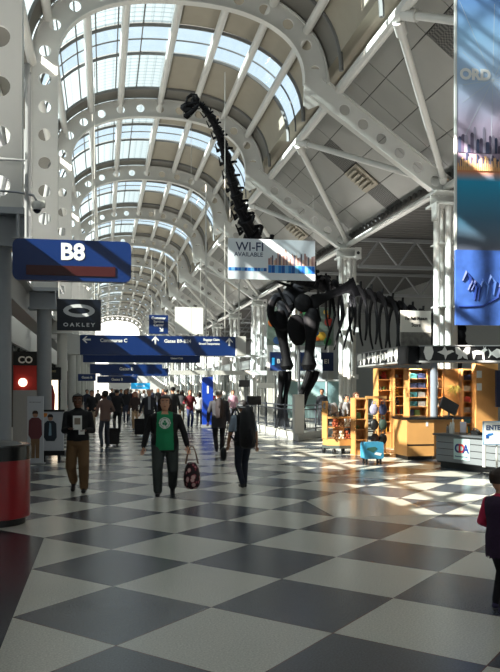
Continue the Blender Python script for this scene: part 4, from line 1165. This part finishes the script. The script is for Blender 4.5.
def ik(a, b_, l1, l2, pole):
    d = b_-a; L = d.length
    if L > (l1+l2)*.995: b_ = a+d*((l1+l2)*.995/L); d = b_-a; L = d.length
    t = d/L; x = (l1*l1-l2*l2+L*L)/(2*L); h = math.sqrt(max(0, l1*l1-x*x))
    pv_ = (pole-t*pole.dot(t)).normalized()
    return a+t*x+pv_*h, b_
SKINS = {'brown': (104,66,46), 'light': (204,150,120), 'tan': (166,116,86)}
def person(label, pos, H=1.70, rz=0, group=None, top=(60,60,64), pants=(40,42,48), shoes=(20,20,22), skin='light', hair=(40,28,22), hair_style='short',
           hands=None, feet=None, build_=1.0, vox=.016, sleeves='long', coat=None, front=None, head_turn=0, fingers=True, hs=1.05, hem=.83, extra_mats=None, colour_fn=None, lean=0, leg_w=1.0):
    """local frame: facing -Y, x>0 is the figure's left seen from behind / right side of picture when facing us"""
    S = H/1.72
    ms = [mat('skin_'+skin, SKINS[skin], .5), mat('cloth_%d_%d_%d' % top, top, .8, noise=.12, nscale=12), mat('cloth_%d_%d_%d' % pants, pants, .8, noise=.12, nscale=12),
          mat('shoe_%d_%d_%d' % shoes, shoes, .5), mat('lips', (150,80,72), .5), mat('eye_dark', (26,20,18), .3), mat('eye_white', (220,216,210), .3),
          mat('hair_%d_%d_%d' % hair, hair, .6, noise=.3, nscale=30)]
    ms += (extra_mats or [])
    B = build_; hd = hands or ((-.3,-.02,.80),(.3,-.02,.80)); ft = feet or ((-.1,.0,.08),(.1,.0,.08))
    mb = MB()
    ln = lambda z: V((0, -lean*(z-.9), 0))
    # torso
    T = 1
    zloft(mb, [(0,0,.80,.115*B,.095*B),(0,0,hem,.168*B,.125*B),(0,0,.95,.17*B,.125*B),(0,ln(1.1).y,1.08,.152*B,.11*B),(0,ln(1.25).y,1.24,.17*B,.118*B),(0,ln(1.35).y,1.36,.178*B,.112*B),(0,ln(1.42).y,1.43,.15*B,.088*B),(0,ln(1.46).y,1.47,.075,.066),(0,ln(1.5).y,1.49,.055,.055)], T)
    loft_cap(mb, ln(1.42)+V((0,0,1.42)), ln(1.54)+V((0,0,1.56)), .055, .052, 0)
    zloft(mb, [(0,0,.78,.09*B,.085*B),(0,0,.84,.162*B,.122*B),(0,0,.93,.165*B,.12*B),(0,0,.97,.14*B,.1*B)], 2)
    # legs
    for sd, f_ in ((-1, ft[0]), (1, ft[1])):
        h = V((sd*.078*B, 0, .88)); an = V(f_)
        kn_, an = ik(h, an, .43, .415, V((sd*.1,-1,0)))
        loft_cap(mb, h, kn_, .086*B*min(leg_w,1.08), .07*leg_w, 2); loft_cap(mb, kn_, an+V((0,0,.03)), .068*leg_w, .056*leg_w, 2)
        tl = V((0,-1,0)); down = -.0
        if f_[1] > .18: tl = V((0,-.8,-.6)).normalized()
        loft_cap(mb, an+V((0,.03,-.04)), an+tl*.15+V((0,0,-.045)), (.045,.04), (.042,.03), 3)
    # arms
    for sd, h_ in ((-1, hd[0]), (1, hd[1])):
        sh = ln(1.39)+V((sd*(.165*B), 0, 1.385-(B-1)*.07)); BA = min(B, 1.18); wr = V(h_)
        el, wr = ik(sh, wr, .285, .25, V((sd*.5,.9,-.3)))
        am = 0 if sleeves == 'none' else 1
        loft_cap(mb, sh, el, .055*BA, .047*BA, am); loft_cap(mb, el, wr, .045*BA, .03, 1 if sleeves == 'long' else 0)
        if sleeves == 'long': loft_cap(mb, el, el+(wr-el)*.86, .05*BA, .04*BA, 1)
        if sleeves == 'short': loft_cap(mb, sh, sh+(el-sh)*.8, .062*BA, .058*BA, 1)
        fd = (wr-el).normalized(); fd = (fd*.6+V((0,-.1,-.4))).normalized() if wr.z < 1.0 else fd
        ac = fd.cross(V((sd,0,0))); ac = ac.normalized() if ac.length > .1 else V((0,1,0))
        pm = wr+fd*.07
        mb2 = mb if not fingers else mb
        loft_cap(mb, wr, pm, (.03,.02), (.036,.018), 0, 10)
        mb.hand = getattr(mb, 'hand', []) + [(wr, fd, ac, sd, pm)]
    # head base volume joined through the neck
    src = mb
    me = src.mesh('tmp', ms, 0)
    o = bpy.data.objects.new('tmp', me); COL.objects.link(o)
    md = o.modifiers.new('r', 'REMESH'); md.mode = 'VOXEL'; md.voxel_size = vox; md.use_smooth_shade = True
    sm = o.modifiers.new('s', 'SMOOTH'); sm.factor = .5; sm.iterations = 3
    dg = bpy.context.evaluated_depsgraph_get(); ev = o.evaluated_get(dg)
    nm = bpy.data.meshes.new_from_object(ev)
    bvh = BVHTree.FromPolygons([v for v in src.v], [f for f in src.f])
    nv_ = len(nm.vertices); co_ = np.empty(nv_*3); nm.vertices.foreach_get('co', co_); co_ = co_.reshape(-1,3)
    fs = [tuple(p.vertices) for p in nm.polygons]; mi = []
    for p in nm.polygons:
        c = p.center; hit = bvh.find_nearest(c); m_ = src.m[hit[2]] if hit[2] is not None else 1
        if colour_fn: m_ = colour_fn(c, m_)
        mi.append(m_)
    bpy.data.objects.remove(o); bpy.data.meshes.remove(me); bpy.data.meshes.remove(nm)
    fin = MB(); fin.v = [tuple(x) for x in co_]; fin.f = fs; fin.m = mi
    # fingers
    for wr, fd, ac, sd, pm in src.hand:
        side = fd.cross(ac).normalized()
        for q, (L, off) in enumerate(((.07,-.027),(.078,-.009),(.073,.009),(.058,.026))):
            b0 = pm+side*off-fd*.005; b1 = b0+fd*L*.5+ac*.004; b2_ = b1+(fd*.75+V((0,-.35,-.25)))*L*.5
            fin.tube([b0,b1,b2_], [.0095,.009,.007], 6, 0)
        th = -1 if side.y > 0 else 1
        b0 = wr+fd*.02+side*th*.022; fin.tube([b0, b0+side*th*.022+fd*.025, b0+side*th*.028+fd*.055], [.012,.011,.008], 6, 0)
    # head
    hc = ln(1.6)+V((0,-.012,1.605)); Rm = Matrix.Rotation(head_turn, 3, 'Z'); n = 18; rings = []
    prof = [(-.115,.03,.028,-.04),(-.105,.045,.045,-.035),(-.085,.056,.065,-.022),(-.055,.066,.08,-.01),(-.02,.072,.09,0),(.015,.076,.096,.004),(.05,.077,.098,.006),(.08,.07,.088,.008),(.102,.05,.062,.01),(.113,.022,.03,.01)]
    for z, rx, ry, yo in prof:
        ring = []
        for i in range(n):
            a_ = 2*PI*i/n; x = rx*math.cos(a_); y = ry*math.sin(a_)+yo
            ring.append(hc+Rm @ V((x,y,z+.02*(hs-1)/.05*.05))*1.0 if hs == 1 else hc+Rm @ (V((x,y,z))*hs)+V((0,0,.11*(hs-1))))
        rings.append(ring)
    fin.ring_loft(rings, 0)
    def hp_(x,y,z): return hc+Rm @ (V((x,y,z))*hs)+V((0,0,.11*(hs-1)))
    fin.tube([hp_(0,-.082,.022), hp_(0,-.098,-.005), hp_(0,-.109,-.028), hp_(0,-.095,-.036)], [.008,.012,.017,.012], 8, 0)
    fin.ell(hp_(0,-.084,-.058), (.024,.012,.008), 4, 10, 6)
    for sd in (-1,1):
        fin.ell(hp_(sd*.03,-.083,.014), (.014,.01,.007), 6, 8, 6); fin.ell(hp_(sd*.03,-.09,.014), (.007,.005,.007), 5, 8, 6)
        fin.tube([hp_(sd*.014,-.094,.032), hp_(sd*.032,-.092,.038), hp_(sd*.05,-.08,.032)], .005, 5, 7)
        fin.ell(hp_(sd*.078,.005,-.004), (.012,.02,.03), 0, 8, 6)
    body = fin.build('person', ms, None, smooth=60)
    body.location = pos; body.rotation_euler = (0,0,rz); body.scale = (S,S,S)
    tag(body, label, 'person', group)
    # hair
    if hair_style != 'bald':
        hb = MB(); n = 18; rings = []
        for z, rx, ry, yo in [(p[0], p[1]*1.13+.004, p[2]*1.1+.006, p[3]) for p in prof if p[0] >= -.03]+[(.124,.012,.016,.01)]:
            ring = []
            for i in range(n):
                a_ = 2*PI*i/n; ca, sa = math.cos(a_), math.sin(a_)
                k = 1.0
                if sa < -.35 and z < .055: k = .72      # face stays free
                ring.append(hp_(rx*ca*k, (ry*sa*k+yo+ (.012 if k < 1 else 0)), z))
            rings.append(ring)
        hb.ring_loft(rings, 0)
        if hair_style == 'long':
            for x in (-.07,.07): loft_cap(hb, hp_(x,.02,.04), hp_(x*1.15,.03,-.17), (.03,.05), (.022,.04), 0, 10)
            loft_cap(hb, hp_(0,.06,.04), hp_(0,.075,-.17), (.07,.035), (.06,.025), 0, 12)
        if hair_style == 'bun': hb.ell(hp_(0,.11,.06), (.045,.04,.045), 0, 12, 8)
        if hair_style == 'pony': loft_cap(hb, hp_(0,.1,.05), hp_(0,.12,-.12), .03, .015, 0, 10)
        if hair_style == 'full': hb.ell(hp_(0,.03,.03), (.1,.105,.11), 0, 16, 10)
        hb.build('hair', ms[7], body, smooth=60)
    return body
def fpos(px, py): p = F(px, py); return (p.x, p.y, 0)
def face_cam(p, off=0): return math.atan2(-p[0], p[1])*-1*-1+off
BLK = (17,18,22)

# 1 man in brown trousers
p = fpos(78, 492)
m1 = person('person walking in an open black jacket and brown trousers holding a white paper', p, 1.69, -.05, top=BLK, pants=(112,84,54), skin='brown', hair=(18,14,14), vox=.012,
    hands=((-.12,-.24,1.13),(.14,-.24,1.1)), feet=((-.1,.22,.16),(.11,-.1,.08)), build_=1.18, hem=.93, leg_w=1.4, hs=1.1, shoes=(24,18,16))
q = V(p)+V((-.0,-.32,1.22)); 
r = thing('paper_booklet', 'white paper booklet held in front of the chest by the person in brown trousers', 'booklet', q)
MB().b2((-.075,-.004,-.12),(.075,.004,.12)).build('page', whitep, r); MB().b2((-.05,-.007,-.03),(.05,-.004,.08)).build('printed_picture', mat('print_sepia', (140,124,108), .5), r)
MB().b2((.02,-.03,-.2),(.12,-.02,-.12)).build('loose_ticket', whitep, r)
# 2 woman in green shirt
p = fpos(165, 495)
def shirt(c, m_):
    if m_ == 1 and c.y < -.02 and abs(c.x) < .135+.035*(1.45-c.z) and .8 < c.z < 1.5 :
        if c.z > 1.42 and c.x*c.x < .0035: return 0
        dx, dz = c.x, c.z-1.27; rr = math.hypot(dx, dz)
        if rr < .098 and not (rr > .072 and rr < .08):
            for a_ in (PI/2, PI/2+2.1, PI/2-2.1):
                if math.hypot(dx-.026*math.cos(a_), dz-.026*math.sin(a_)) < .022: return 8
            if abs(dx+dz*.2) < .007 and -.055 < dz < 0: return 8
            return 9
        return 8
    return m_
m2 = person('person in an open black coat over a green shirt with a white clover emblem', p, 1.66, -.1, top=(20,18,20), pants=(54,60,58), skin='light', hair=(44,26,22), hair_style='long', vox=.012,
    hands=((-.38,-.04,.83),(.4,-.1,.84)), feet=((-.12,-.16,.08),(.13,.2,.12)), build_=1.42, leg_w=1.4, hem=.76, hs=1.12, extra_mats=[mat('kelly_green', (20,132,84), .8), mat('emblem_white', (214,222,214), .8)], colour_fn=shirt)
c = V(p)+V((.5,-.14,.0))
r = thing('tote_bag', 'floral pink and black cloth bag carried in the hand of the person in green', 'bag', (c.x-.06, c.y, .12)); r.scale = (1.3,1.3,1.3)
fl = mat('floral_bag_cloth', (196,150,150), .8); nn, ll = nodes(fl); vo = nn.new('ShaderNodeTexVoronoi'); vo.inputs['Scale'].default_value = 14
cr = nn.new('ShaderNodeValToRGB'); e_ = cr.color_ramp.elements; e_[0].position = .3; e_[0].color = lin((214,176,170))+(1,); e_[1].position = .5; e_[1].color = lin((44,26,32))+(1,)
x_ = cr.color_ramp.elements.new(.42); x_.color = lin((150,50,70))+(1,)
ll.new(nn['Texture Coordinate'].outputs['Object'], vo.inputs['Vector']); ll.new(vo.outputs['Distance'], cr.inputs[0]); ll.new(cr.outputs[0], nn['Principled BSDF'].inputs['Base Color'])
m = MB(); m.tube([(0,0,.0),(0,0,.04),(0,0,.14),(0,0,.26),(0,0,.33)], [(.1,.06),(.17,.1),(.19,.11),(.15,.09),(.11,.05)], 20); m.build('bag_body', fl, r, smooth=60)
for y in (-.04,.04): MB().tube([(-.08,y,.32),(-.05,y*.5,.46),(-.02,0,.54),(.02,0,.54),(.05,y*.5,.46),(.08,y,.32)], .008, 6).build('handle', mat('bag_handle_brown', (110,80,60), .6), r)
# 3 back-facing person with backpack
p = fpos(243, 488)
m3 = person('person walking away with a black backpack, striped knit hat and pale blue sleeves', p, 1.58, PI+.1, top=(150,166,184), pants=(26,30,44), skin='tan', hair=(40,34,34), vox=.012,
    hands=((-.27,.05,.84),(.27,-.12,.86)), feet=((-.06,-.1,.08),(.05,.12,.1)), build_=1.1, hem=.84, sleeves='short', extra_mats=[mat('black_jacket', (20,21,26), .8)], colour_fn=lambda c, m_: 8 if (m_ == 1 and (abs(c.x) < .15 or c.z < 1.12)) else m_)
hz_ = 1.605*1.58/1.72
r = thing('knit_hat', 'grey knit hat with pale stripes on the head of the backpack wearer', 'hat', (p[0], p[1], 1.46), PI)
MB().tube([(0,0,-.02),(0,0,.05),(0,0,.09),(0,0,.115),(0,0,.125)], [(.094,.108),(.094,.108),(.08,.09),(.045,.05),(.01,.01)], 22).build('crown', mat('knit_charcoal', (60,62,70), .9, noise=.3, nscale=40), r, smooth=60)
for z in (.0,.035): MB().tube([(0,0,z),(0,0,z+.014)], [(.098,.112)]*2, 22).build('stripe', mat('knit_pale', (170,172,176), .9), r)
def backpack(label, p, rz, z, s, m_, name='backpack'):
    r = thing(name, label, 'backpack', (p[0], p[1], z), rz); r.scale = (s,s,s)
    m = MB(); m.tube([(0,.22,-.27),(0,.22,-.24),(0,.23,0),(0,.22,.2),(0,.2,.26),(0,.19,.28)], [(.13,.07),(.17,.1),(.18,.11),(.15,.09),(.1,.06),(.03,.02)], 20); m.build('pack_body', m_, r, smooth=60)
    m = MB(); m.tube([(0,.33,-.2),(0,.34,-.12),(0,.33,.0)], [(.1,.03),(.13,.05),(.1,.03)], 14); m.build('front_pocket', m_, r, smooth=60)
    for sd in (-1,1): MB().tube([(sd*.1,.15,.2),(sd*.12,.06,.27),(sd*.12,-.08,.22),(sd*.14,-.14,.05),(sd*.17,-.02,-.12),(sd*.14,.14,-.2)], (.014), 6).build('strap', m_, r)
    return r
backpack('bulky black backpack on the person with the striped knit hat', p, PI+PI, 1.16, 1.05, black) if 0 else None
def wear_pack(label, p, walker_rz, z, s, m_): return backpack(label, p, walker_rz, z, s, m_)
r3 = wear_pack('bulky black backpack worn by the person with the striped knit hat', p, PI+.1, 1.1, 1.3, mat('black_nylon', (16,17,22), .7, noise=.2))
c = V(p)+V((-.36,-.02,.62)); r = thing('shoulder_bag', 'small black shoulder bag hanging at the side of the backpack wearer', 'bag', c)
m = MB(); m.ell((0,0,0),(.06,.12,.13)); m.build('bag_body', MATS['black_nylon'], r, smooth=60); MB().tube([(0,0,.12),(.06,.0,.4),(.1,.02,.66)], .008, 5).build('strap', MATS['black_nylon'], r)
# 4 man in grey coat
p = fpos(219, 453)
person('grey-haired person walking away in a long dark grey coat', p, 1.76, PI-.1, top=(52,50,56), pants=(22,22,28), skin='light', hair=(120,116,112), hands=((-.28,.02,.84),(.3,-.05,.86)), feet=((-.08,-.16,.08),(.07,.16,.12)), build_=1.22, hem=.66, vox=.016)
wear_pack('dark brown backpack worn by the person in the grey coat', p, PI-.1, 1.25, 1.05, mat('brown_black_nylon', (42,32,34), .8))
# 5.. others
def folk(px, py, label, **k):
    return person(label, fpos(px, py), **k)
folk(190, 428, 'person in a maroon sweater and navy trousers walking left of the blue pylon', H=1.74, rz=.1, top=(104,24,34), pants=(34,44,88), hair=(60,40,30), hands=((-.22,-.2,1.1),(.2,-.2,1.1)), feet=((-.1,-.12,.08),(.1,.12,.08)), vox=.022)
folk(199, 426, 'person in a white top and black trousers just left of the blue pylon', H=1.64, rz=PI-.3, top=(196,192,196), pants=(22,22,26), hair=(24,18,18), hair_style='long', hands=((-.26,0,.82),(.26,0,.82)), feet=((-.08,-.14,.08),(.08,.12,.08)), vox=.022)
folk(233, 424, 'person in a pink shirt walking behind the grey coat', H=1.72, rz=0, top=(196,150,168), pants=(50,50,60), hair=(60,44,34), vox=.022)
folk(212, 421, 'person in a red top half hidden behind the grey coat', H=1.68, rz=0, top=(170,34,36), pants=(40,40,50), hair=(30,22,20), vox=.022)
pp = F(105, 447)
p4 = person('person in a striped brown top and dark jeans seen from behind, beside a suitcase', (pp.x,pp.y,0), 1.72, PI+.3, top=(104,84,80), pants=(48,54,68), skin='brown', hair=(16,12,12), hair_style='full', hands=((-.2,-.22,1.08),(.24,-.1,1.0)), feet=((-.12,-.05,.08),(.12,.06,.08)), vox=.016)
def rolling_case(label, px, py, h=.62, w_=.4, rz=0, m_=None):
    q = F(px, py); r = thing('rolling_suitcase', label, 'suitcase', (q.x, q.y, 0), rz)
    m_ = m_ or black
    MB().prism([(x,z+.06+h/2) for x,z in round_rect(w_, h, .05)], -.12, .12).build('shell', m_, r)
    MB().prism([(x,z+.04+h*.4) for x,z in round_rect(w_*.75, h*.55, .03)], -.15, -.12).build('front_pocket', m_, r)
    for sd in (-1,1):
        MB().tube([(sd*w_*.38-.015,.06,.04),(sd*w_*.38+.015,.06,.04)], .04, 12).build('wheel', black, r)
        MB().tube([(sd*.08,.1,h+.05),(sd*.08,.1,h+.35)], .008, 6).build('handle_tube', chrome, r)
        MB().b2((sd*w_*.36-.02,-.1,0),(sd*w_*.36+.02,-.06,.07)).build('foot', black, r)
    MB().tube([(-.09,.1,h+.36),(.09,.1,h+.36)], .014, 8).build('grip', black, r)
rolling_case('black rolling suitcase with pocket beside the person in the striped top', 112, 446, .5, .42, .2, mat('black_canvas', (22,22,26), .8))
folk(117, 433, 'person in a dark jacket standing behind the one in the striped top', H=1.76, rz=PI, top=(28,28,34), pants=(20,22,28), hair=(20,16,16), hands=((-.2,-.2,1.05),(.26,0,.84)), vox=.02)
folk(92, 431, 'person in a black sweater with hands on hips left of the striped top', H=1.72, rz=-.1, top=(24,26,32), pants=(160,146,124), hair=(40,28,22), hands=((-.17,-.1,1.0),(.17,-.1,1.0)), vox=.02)
folk(87, 420, 'person in a dark blue coat by the left columns', H=1.74, rz=.2, top=(40,46,64), pants=(60,60,66), hair=(40,30,26), vox=.024)
folk(72, 419, 'person in a teal jacket near the left columns behind the brown trousers', H=1.62, rz=.4, top=(60,130,134), pants=(70,66,64), hair=(120,90,60), hair_style='long', vox=.024)
folk(135, 430, 'person in a cream coat and beige trousers in the middle distance', H=1.66, rz=0, top=(60,44,42), pants=(176,146,112), hair=(140,60,40), hair_style='long', feet=((-.08,-.12,.08),(.08,.12,.08)), vox=.022)
SC_last = folk(149, 437, 'grey-haired person in a dark open suit pulling a suitcase behind the green shirt', H=1.76, rz=.05, top=(32,34,42), pants=(26,28,34), hair=(150,144,138), hands=((-.34,.05,.86),(.28,0,.84)), feet=((-.1,.1,.08),(.1,-.12,.08)), build_=1.1, vox=.018,
     extra_mats=[mat('grey_shirt', (130,134,142), .8)], colour_fn=lambda c, m_: 8 if (m_ == 1 and c.y < -.03 and abs(c.x) < .045 and c.z > 1.0) else m_)
rolling_case('dark upright suitcase pulled by the grey-haired person in a suit', 140, 436, .6, .42, 0, MATS['black_canvas'])
folk(166, 428, 'person with black hair half hidden behind the green shirt woman', H=1.78, rz=PI, top=(40,40,46), pants=(30,30,36), hair=(14,12,12), vox=.024)
folk(173, 432, 'tall person in a dark coat directly behind the person in green', H=1.86, rz=PI+.2, top=(34,32,36), pants=(24,24,30), hair=(20,16,16), vox=.022)
person('person in a dark uniform standing right of the dinosaur legs', (ux(322,33.6), 33.6, 0), 1.78, -.5, top=(34,36,44), pants=(20,22,28), hair=(20,16,14), skin='tan', hands=((-.26,-.05,.84),(.2,-.2,1.0)), vox=.018)
# shop people
person('person with brown hair standing behind the narrow wood shelf', (ux(357,21.9)-.0, 22.0, 0), 1.68, .3, top=(96,60,50), pants=(50,46,46), hair=(84,52,34), vox=.02)
person('person in a white top with black hair behind the toy trolley', (ux(346,22.9), 22.9, 0), 1.6, .4, top=(222,220,216), pants=(60,60,66), hair=(18,16,16), hair_style='full', vox=.02)
# crowd far down the hall
rn = random.Random(12)
spots = [(84,408,(30,30,36)),(98,412,(60,56,60)),(104,409,(90,40,40)),(112,413,(24,26,34)),(121,416,(40,44,60)),(128,411,(150,150,160)),(131,417,(34,34,40)),(139,409,(70,60,54)),(144,414,(190,190,196)),(152,411,(44,50,70)),(158,416,(30,30,34)),(163,410,(110,60,60)),(178,414,(34,36,44)),(182,421,(60,58,62)),(107,421,(56,60,74)),(126,423,(26,26,32)),(115,407,(80,84,96)),(136,405,(60,60,70))]
cname = ['black jacket','brown grey coat','dark red top','black coat','slate coat','pale grey top','charcoal jacket','brown jacket','white top','navy jacket','black top','dusty red top','dark grey coat','taupe coat','blue grey jacket','black long coat','grey blue top','ash jacket']
for k, (px, py, tc_) in enumerate(spots):
    person('distant person in a %s, %s from the left in the far crowd' % (cname[k], ORD[sorted(range(18), key=lambda i: spots[i][0]).index(k)] if sorted(range(18), key=lambda i: spots[i][0]).index(k) < 16 else ('seventeenth','eighteenth')[sorted(range(18), key=lambda i: spots[i][0]).index(k)-16]), fpos(px, py), 1.62+rn.random()*.2, rn.choice((0,PI,.5,PI+.4)), top=tc_, pants=rn.choice(((26,28,34),(44,50,70),(90,80,68))),
        skin=rn.choice(('light','tan','brown')), hair=rn.choice(((22,18,18),(70,48,34),(130,120,110))), hair_style=rn.choice(('short','long','short')), feet=((-.09,-.12,.08),(.09,.12,.08)), group='distant crowd', vox=.035)
# child at the right edge
p = fpos(500, 611)
ch = person('small child at the right edge in a pink long-sleeved top and dark patterned vest', (p[0], p[1], 0), 1.1, PI*.62, top=(206,44,84), pants=(22,18,26), shoes=(52,44,84), skin='light', hair=(54,36,28), vox=.012, sleeves='long',
    hands=((-.2,-.24,1.12),(.22,-.2,1.0)), feet=((-.09,.05,.08),(.1,-.05,.08)), build_=1.2, hem=.66, hs=1.4, extra_mats=[mat('dark_purple_vest', (44,20,52), .8, noise=.6, nscale=30)],
    colour_fn=lambda c, m_: 8 if (m_ == 1 and abs(c.x) < .2 and c.z < 1.46 and c.z > .6 and not (abs(c.x) > .15 and c.y < -.02) and c.y > -.2) else m_)


HOST = {'bolt_hole':['cap_bracket'],'silhouette':['fascia'],'logo_letter':['logo_panel'],'logo_caption':['logo_panel'],'sign_text':['panel'],'notice_text':['notice'],'blue_mark':['notice'],
 'banner_title':['banner_cloth','panel'],'banner_subtitle':['panel'],'direction_text':['panel'],'arrow':['panel'],'gate_number':['panel'],'ellipse_logo':['panel'],'shop_name':['panel'],'header_text':['header'],
 'shop_letters':['fascia'],'poster_text':['board'],'front_pocket':['pack_body','shell'],'information_mark':['pylon_panel'],'tooth':['skull'],'stripe':['crown'],'dark_dome':['housing'],'ear':['body'],
 'screen':['housing'],'mural_shapes':['mural_board'],'symbol_panel':['panel'],'display_strip':['panel'],'price_label':['body'],'shadow_gap':['body'],'notice':['board','frame'],'picture_strip':['panel']}
kids = {}
for o in list(COL.objects):
    if o.parent: kids.setdefault(o.parent, []).append(o)
for par, ch in kids.items():
    if par.parent: continue
    by = {}
    for o in ch: by.setdefault(o.name.split('.')[0], o)
    for o in ch:
        n = o.name.split('.')[0]; hosts = HOST.get(n)
        if hosts is None and n.startswith('printed_'): hosts = ['panel','banner_cloth','board','shell','page']
        for h_ in hosts or []:
            if h_ in by and by[h_] is not o: o.parent = by[h_]; break
# ================================================================== CAMERA, LIGHT
cam = bpy.data.cameras.new('camera'); co = bpy.data.objects.new('camera', cam); COL.objects.link(co)
co.location = (0,0,EYE); co.rotation_euler = (PI/2, 0, -YAW)
cam.sensor_fit = 'VERTICAL'; cam.sensor_height = 36; cam.lens = FPX/672*36; cam.shift_y = (HZ-336)/672
cam.clip_end = 500
SC.camera = co
w = bpy.data.worlds.new('sky'); SC.world = w; w.use_nodes = True
bg = w.node_tree.nodes['Background']; bg.inputs[0].default_value = (.93,.97,1,1); bg.inputs[1].default_value = .95
s = bpy.data.lights.new('sun', 'SUN'); s.energy = 24; s.angle = .01; s.color = (1,.93,.82)
so = bpy.data.objects.new('sun', s); COL.objects.link(so)
so.rotation_euler = V((1, .42, -.72)).to_track_quat('-Z','Y').to_euler()
# added fill lights along both sides of the hall, without fixtures, brightening the vault
for k in range(len(RY)-1):
    ym = (RY[k]+RY[k+1])/2
    for x, zz, nm, ax in ((-1.75, 4.75, 'left', .35), (9.2, 5.0, 'right', -.35)):
        L = bpy.data.lights.new('vault_fill', 'AREA'); L.shape = 'RECTANGLE'; L.size = .3; L.size_y = 5; L.energy = 130 if nm == 'left' else 90; L.color = (1,.96,.9)
        lo = bpy.data.objects.new('vault_fill', L); COL.objects.link(lo); lo.location = (x, ym, zz); lo.rotation_euler = (PI, -ax, 0)
for k, (x, y) in enumerate(((8.9,21.6),(9.5,21.2),(10.4,20.8),(7.9,22.4),(9.2,20.2))):  # spots added under the canopy to brighten the shop shelves
    L = bpy.data.lights.new('shop_fill_spot', 'SPOT'); L.energy = 55; L.color = (1,.86,.66); L.spot_size = 2.0; L.shadow_soft_size = .08
    lo = bpy.data.objects.new('shop_fill_spot', L); COL.objects.link(lo); lo.location = (x, y, 2.5)
SC.view_settings.view_transform = 'Standard'; SC.view_settings.look = 'None'; SC.view_settings.gamma = 1
SC.view_settings.exposure = 0.75
SC.cycles.max_bounces = 8; SC.cycles.transparent_max_bounces = 16
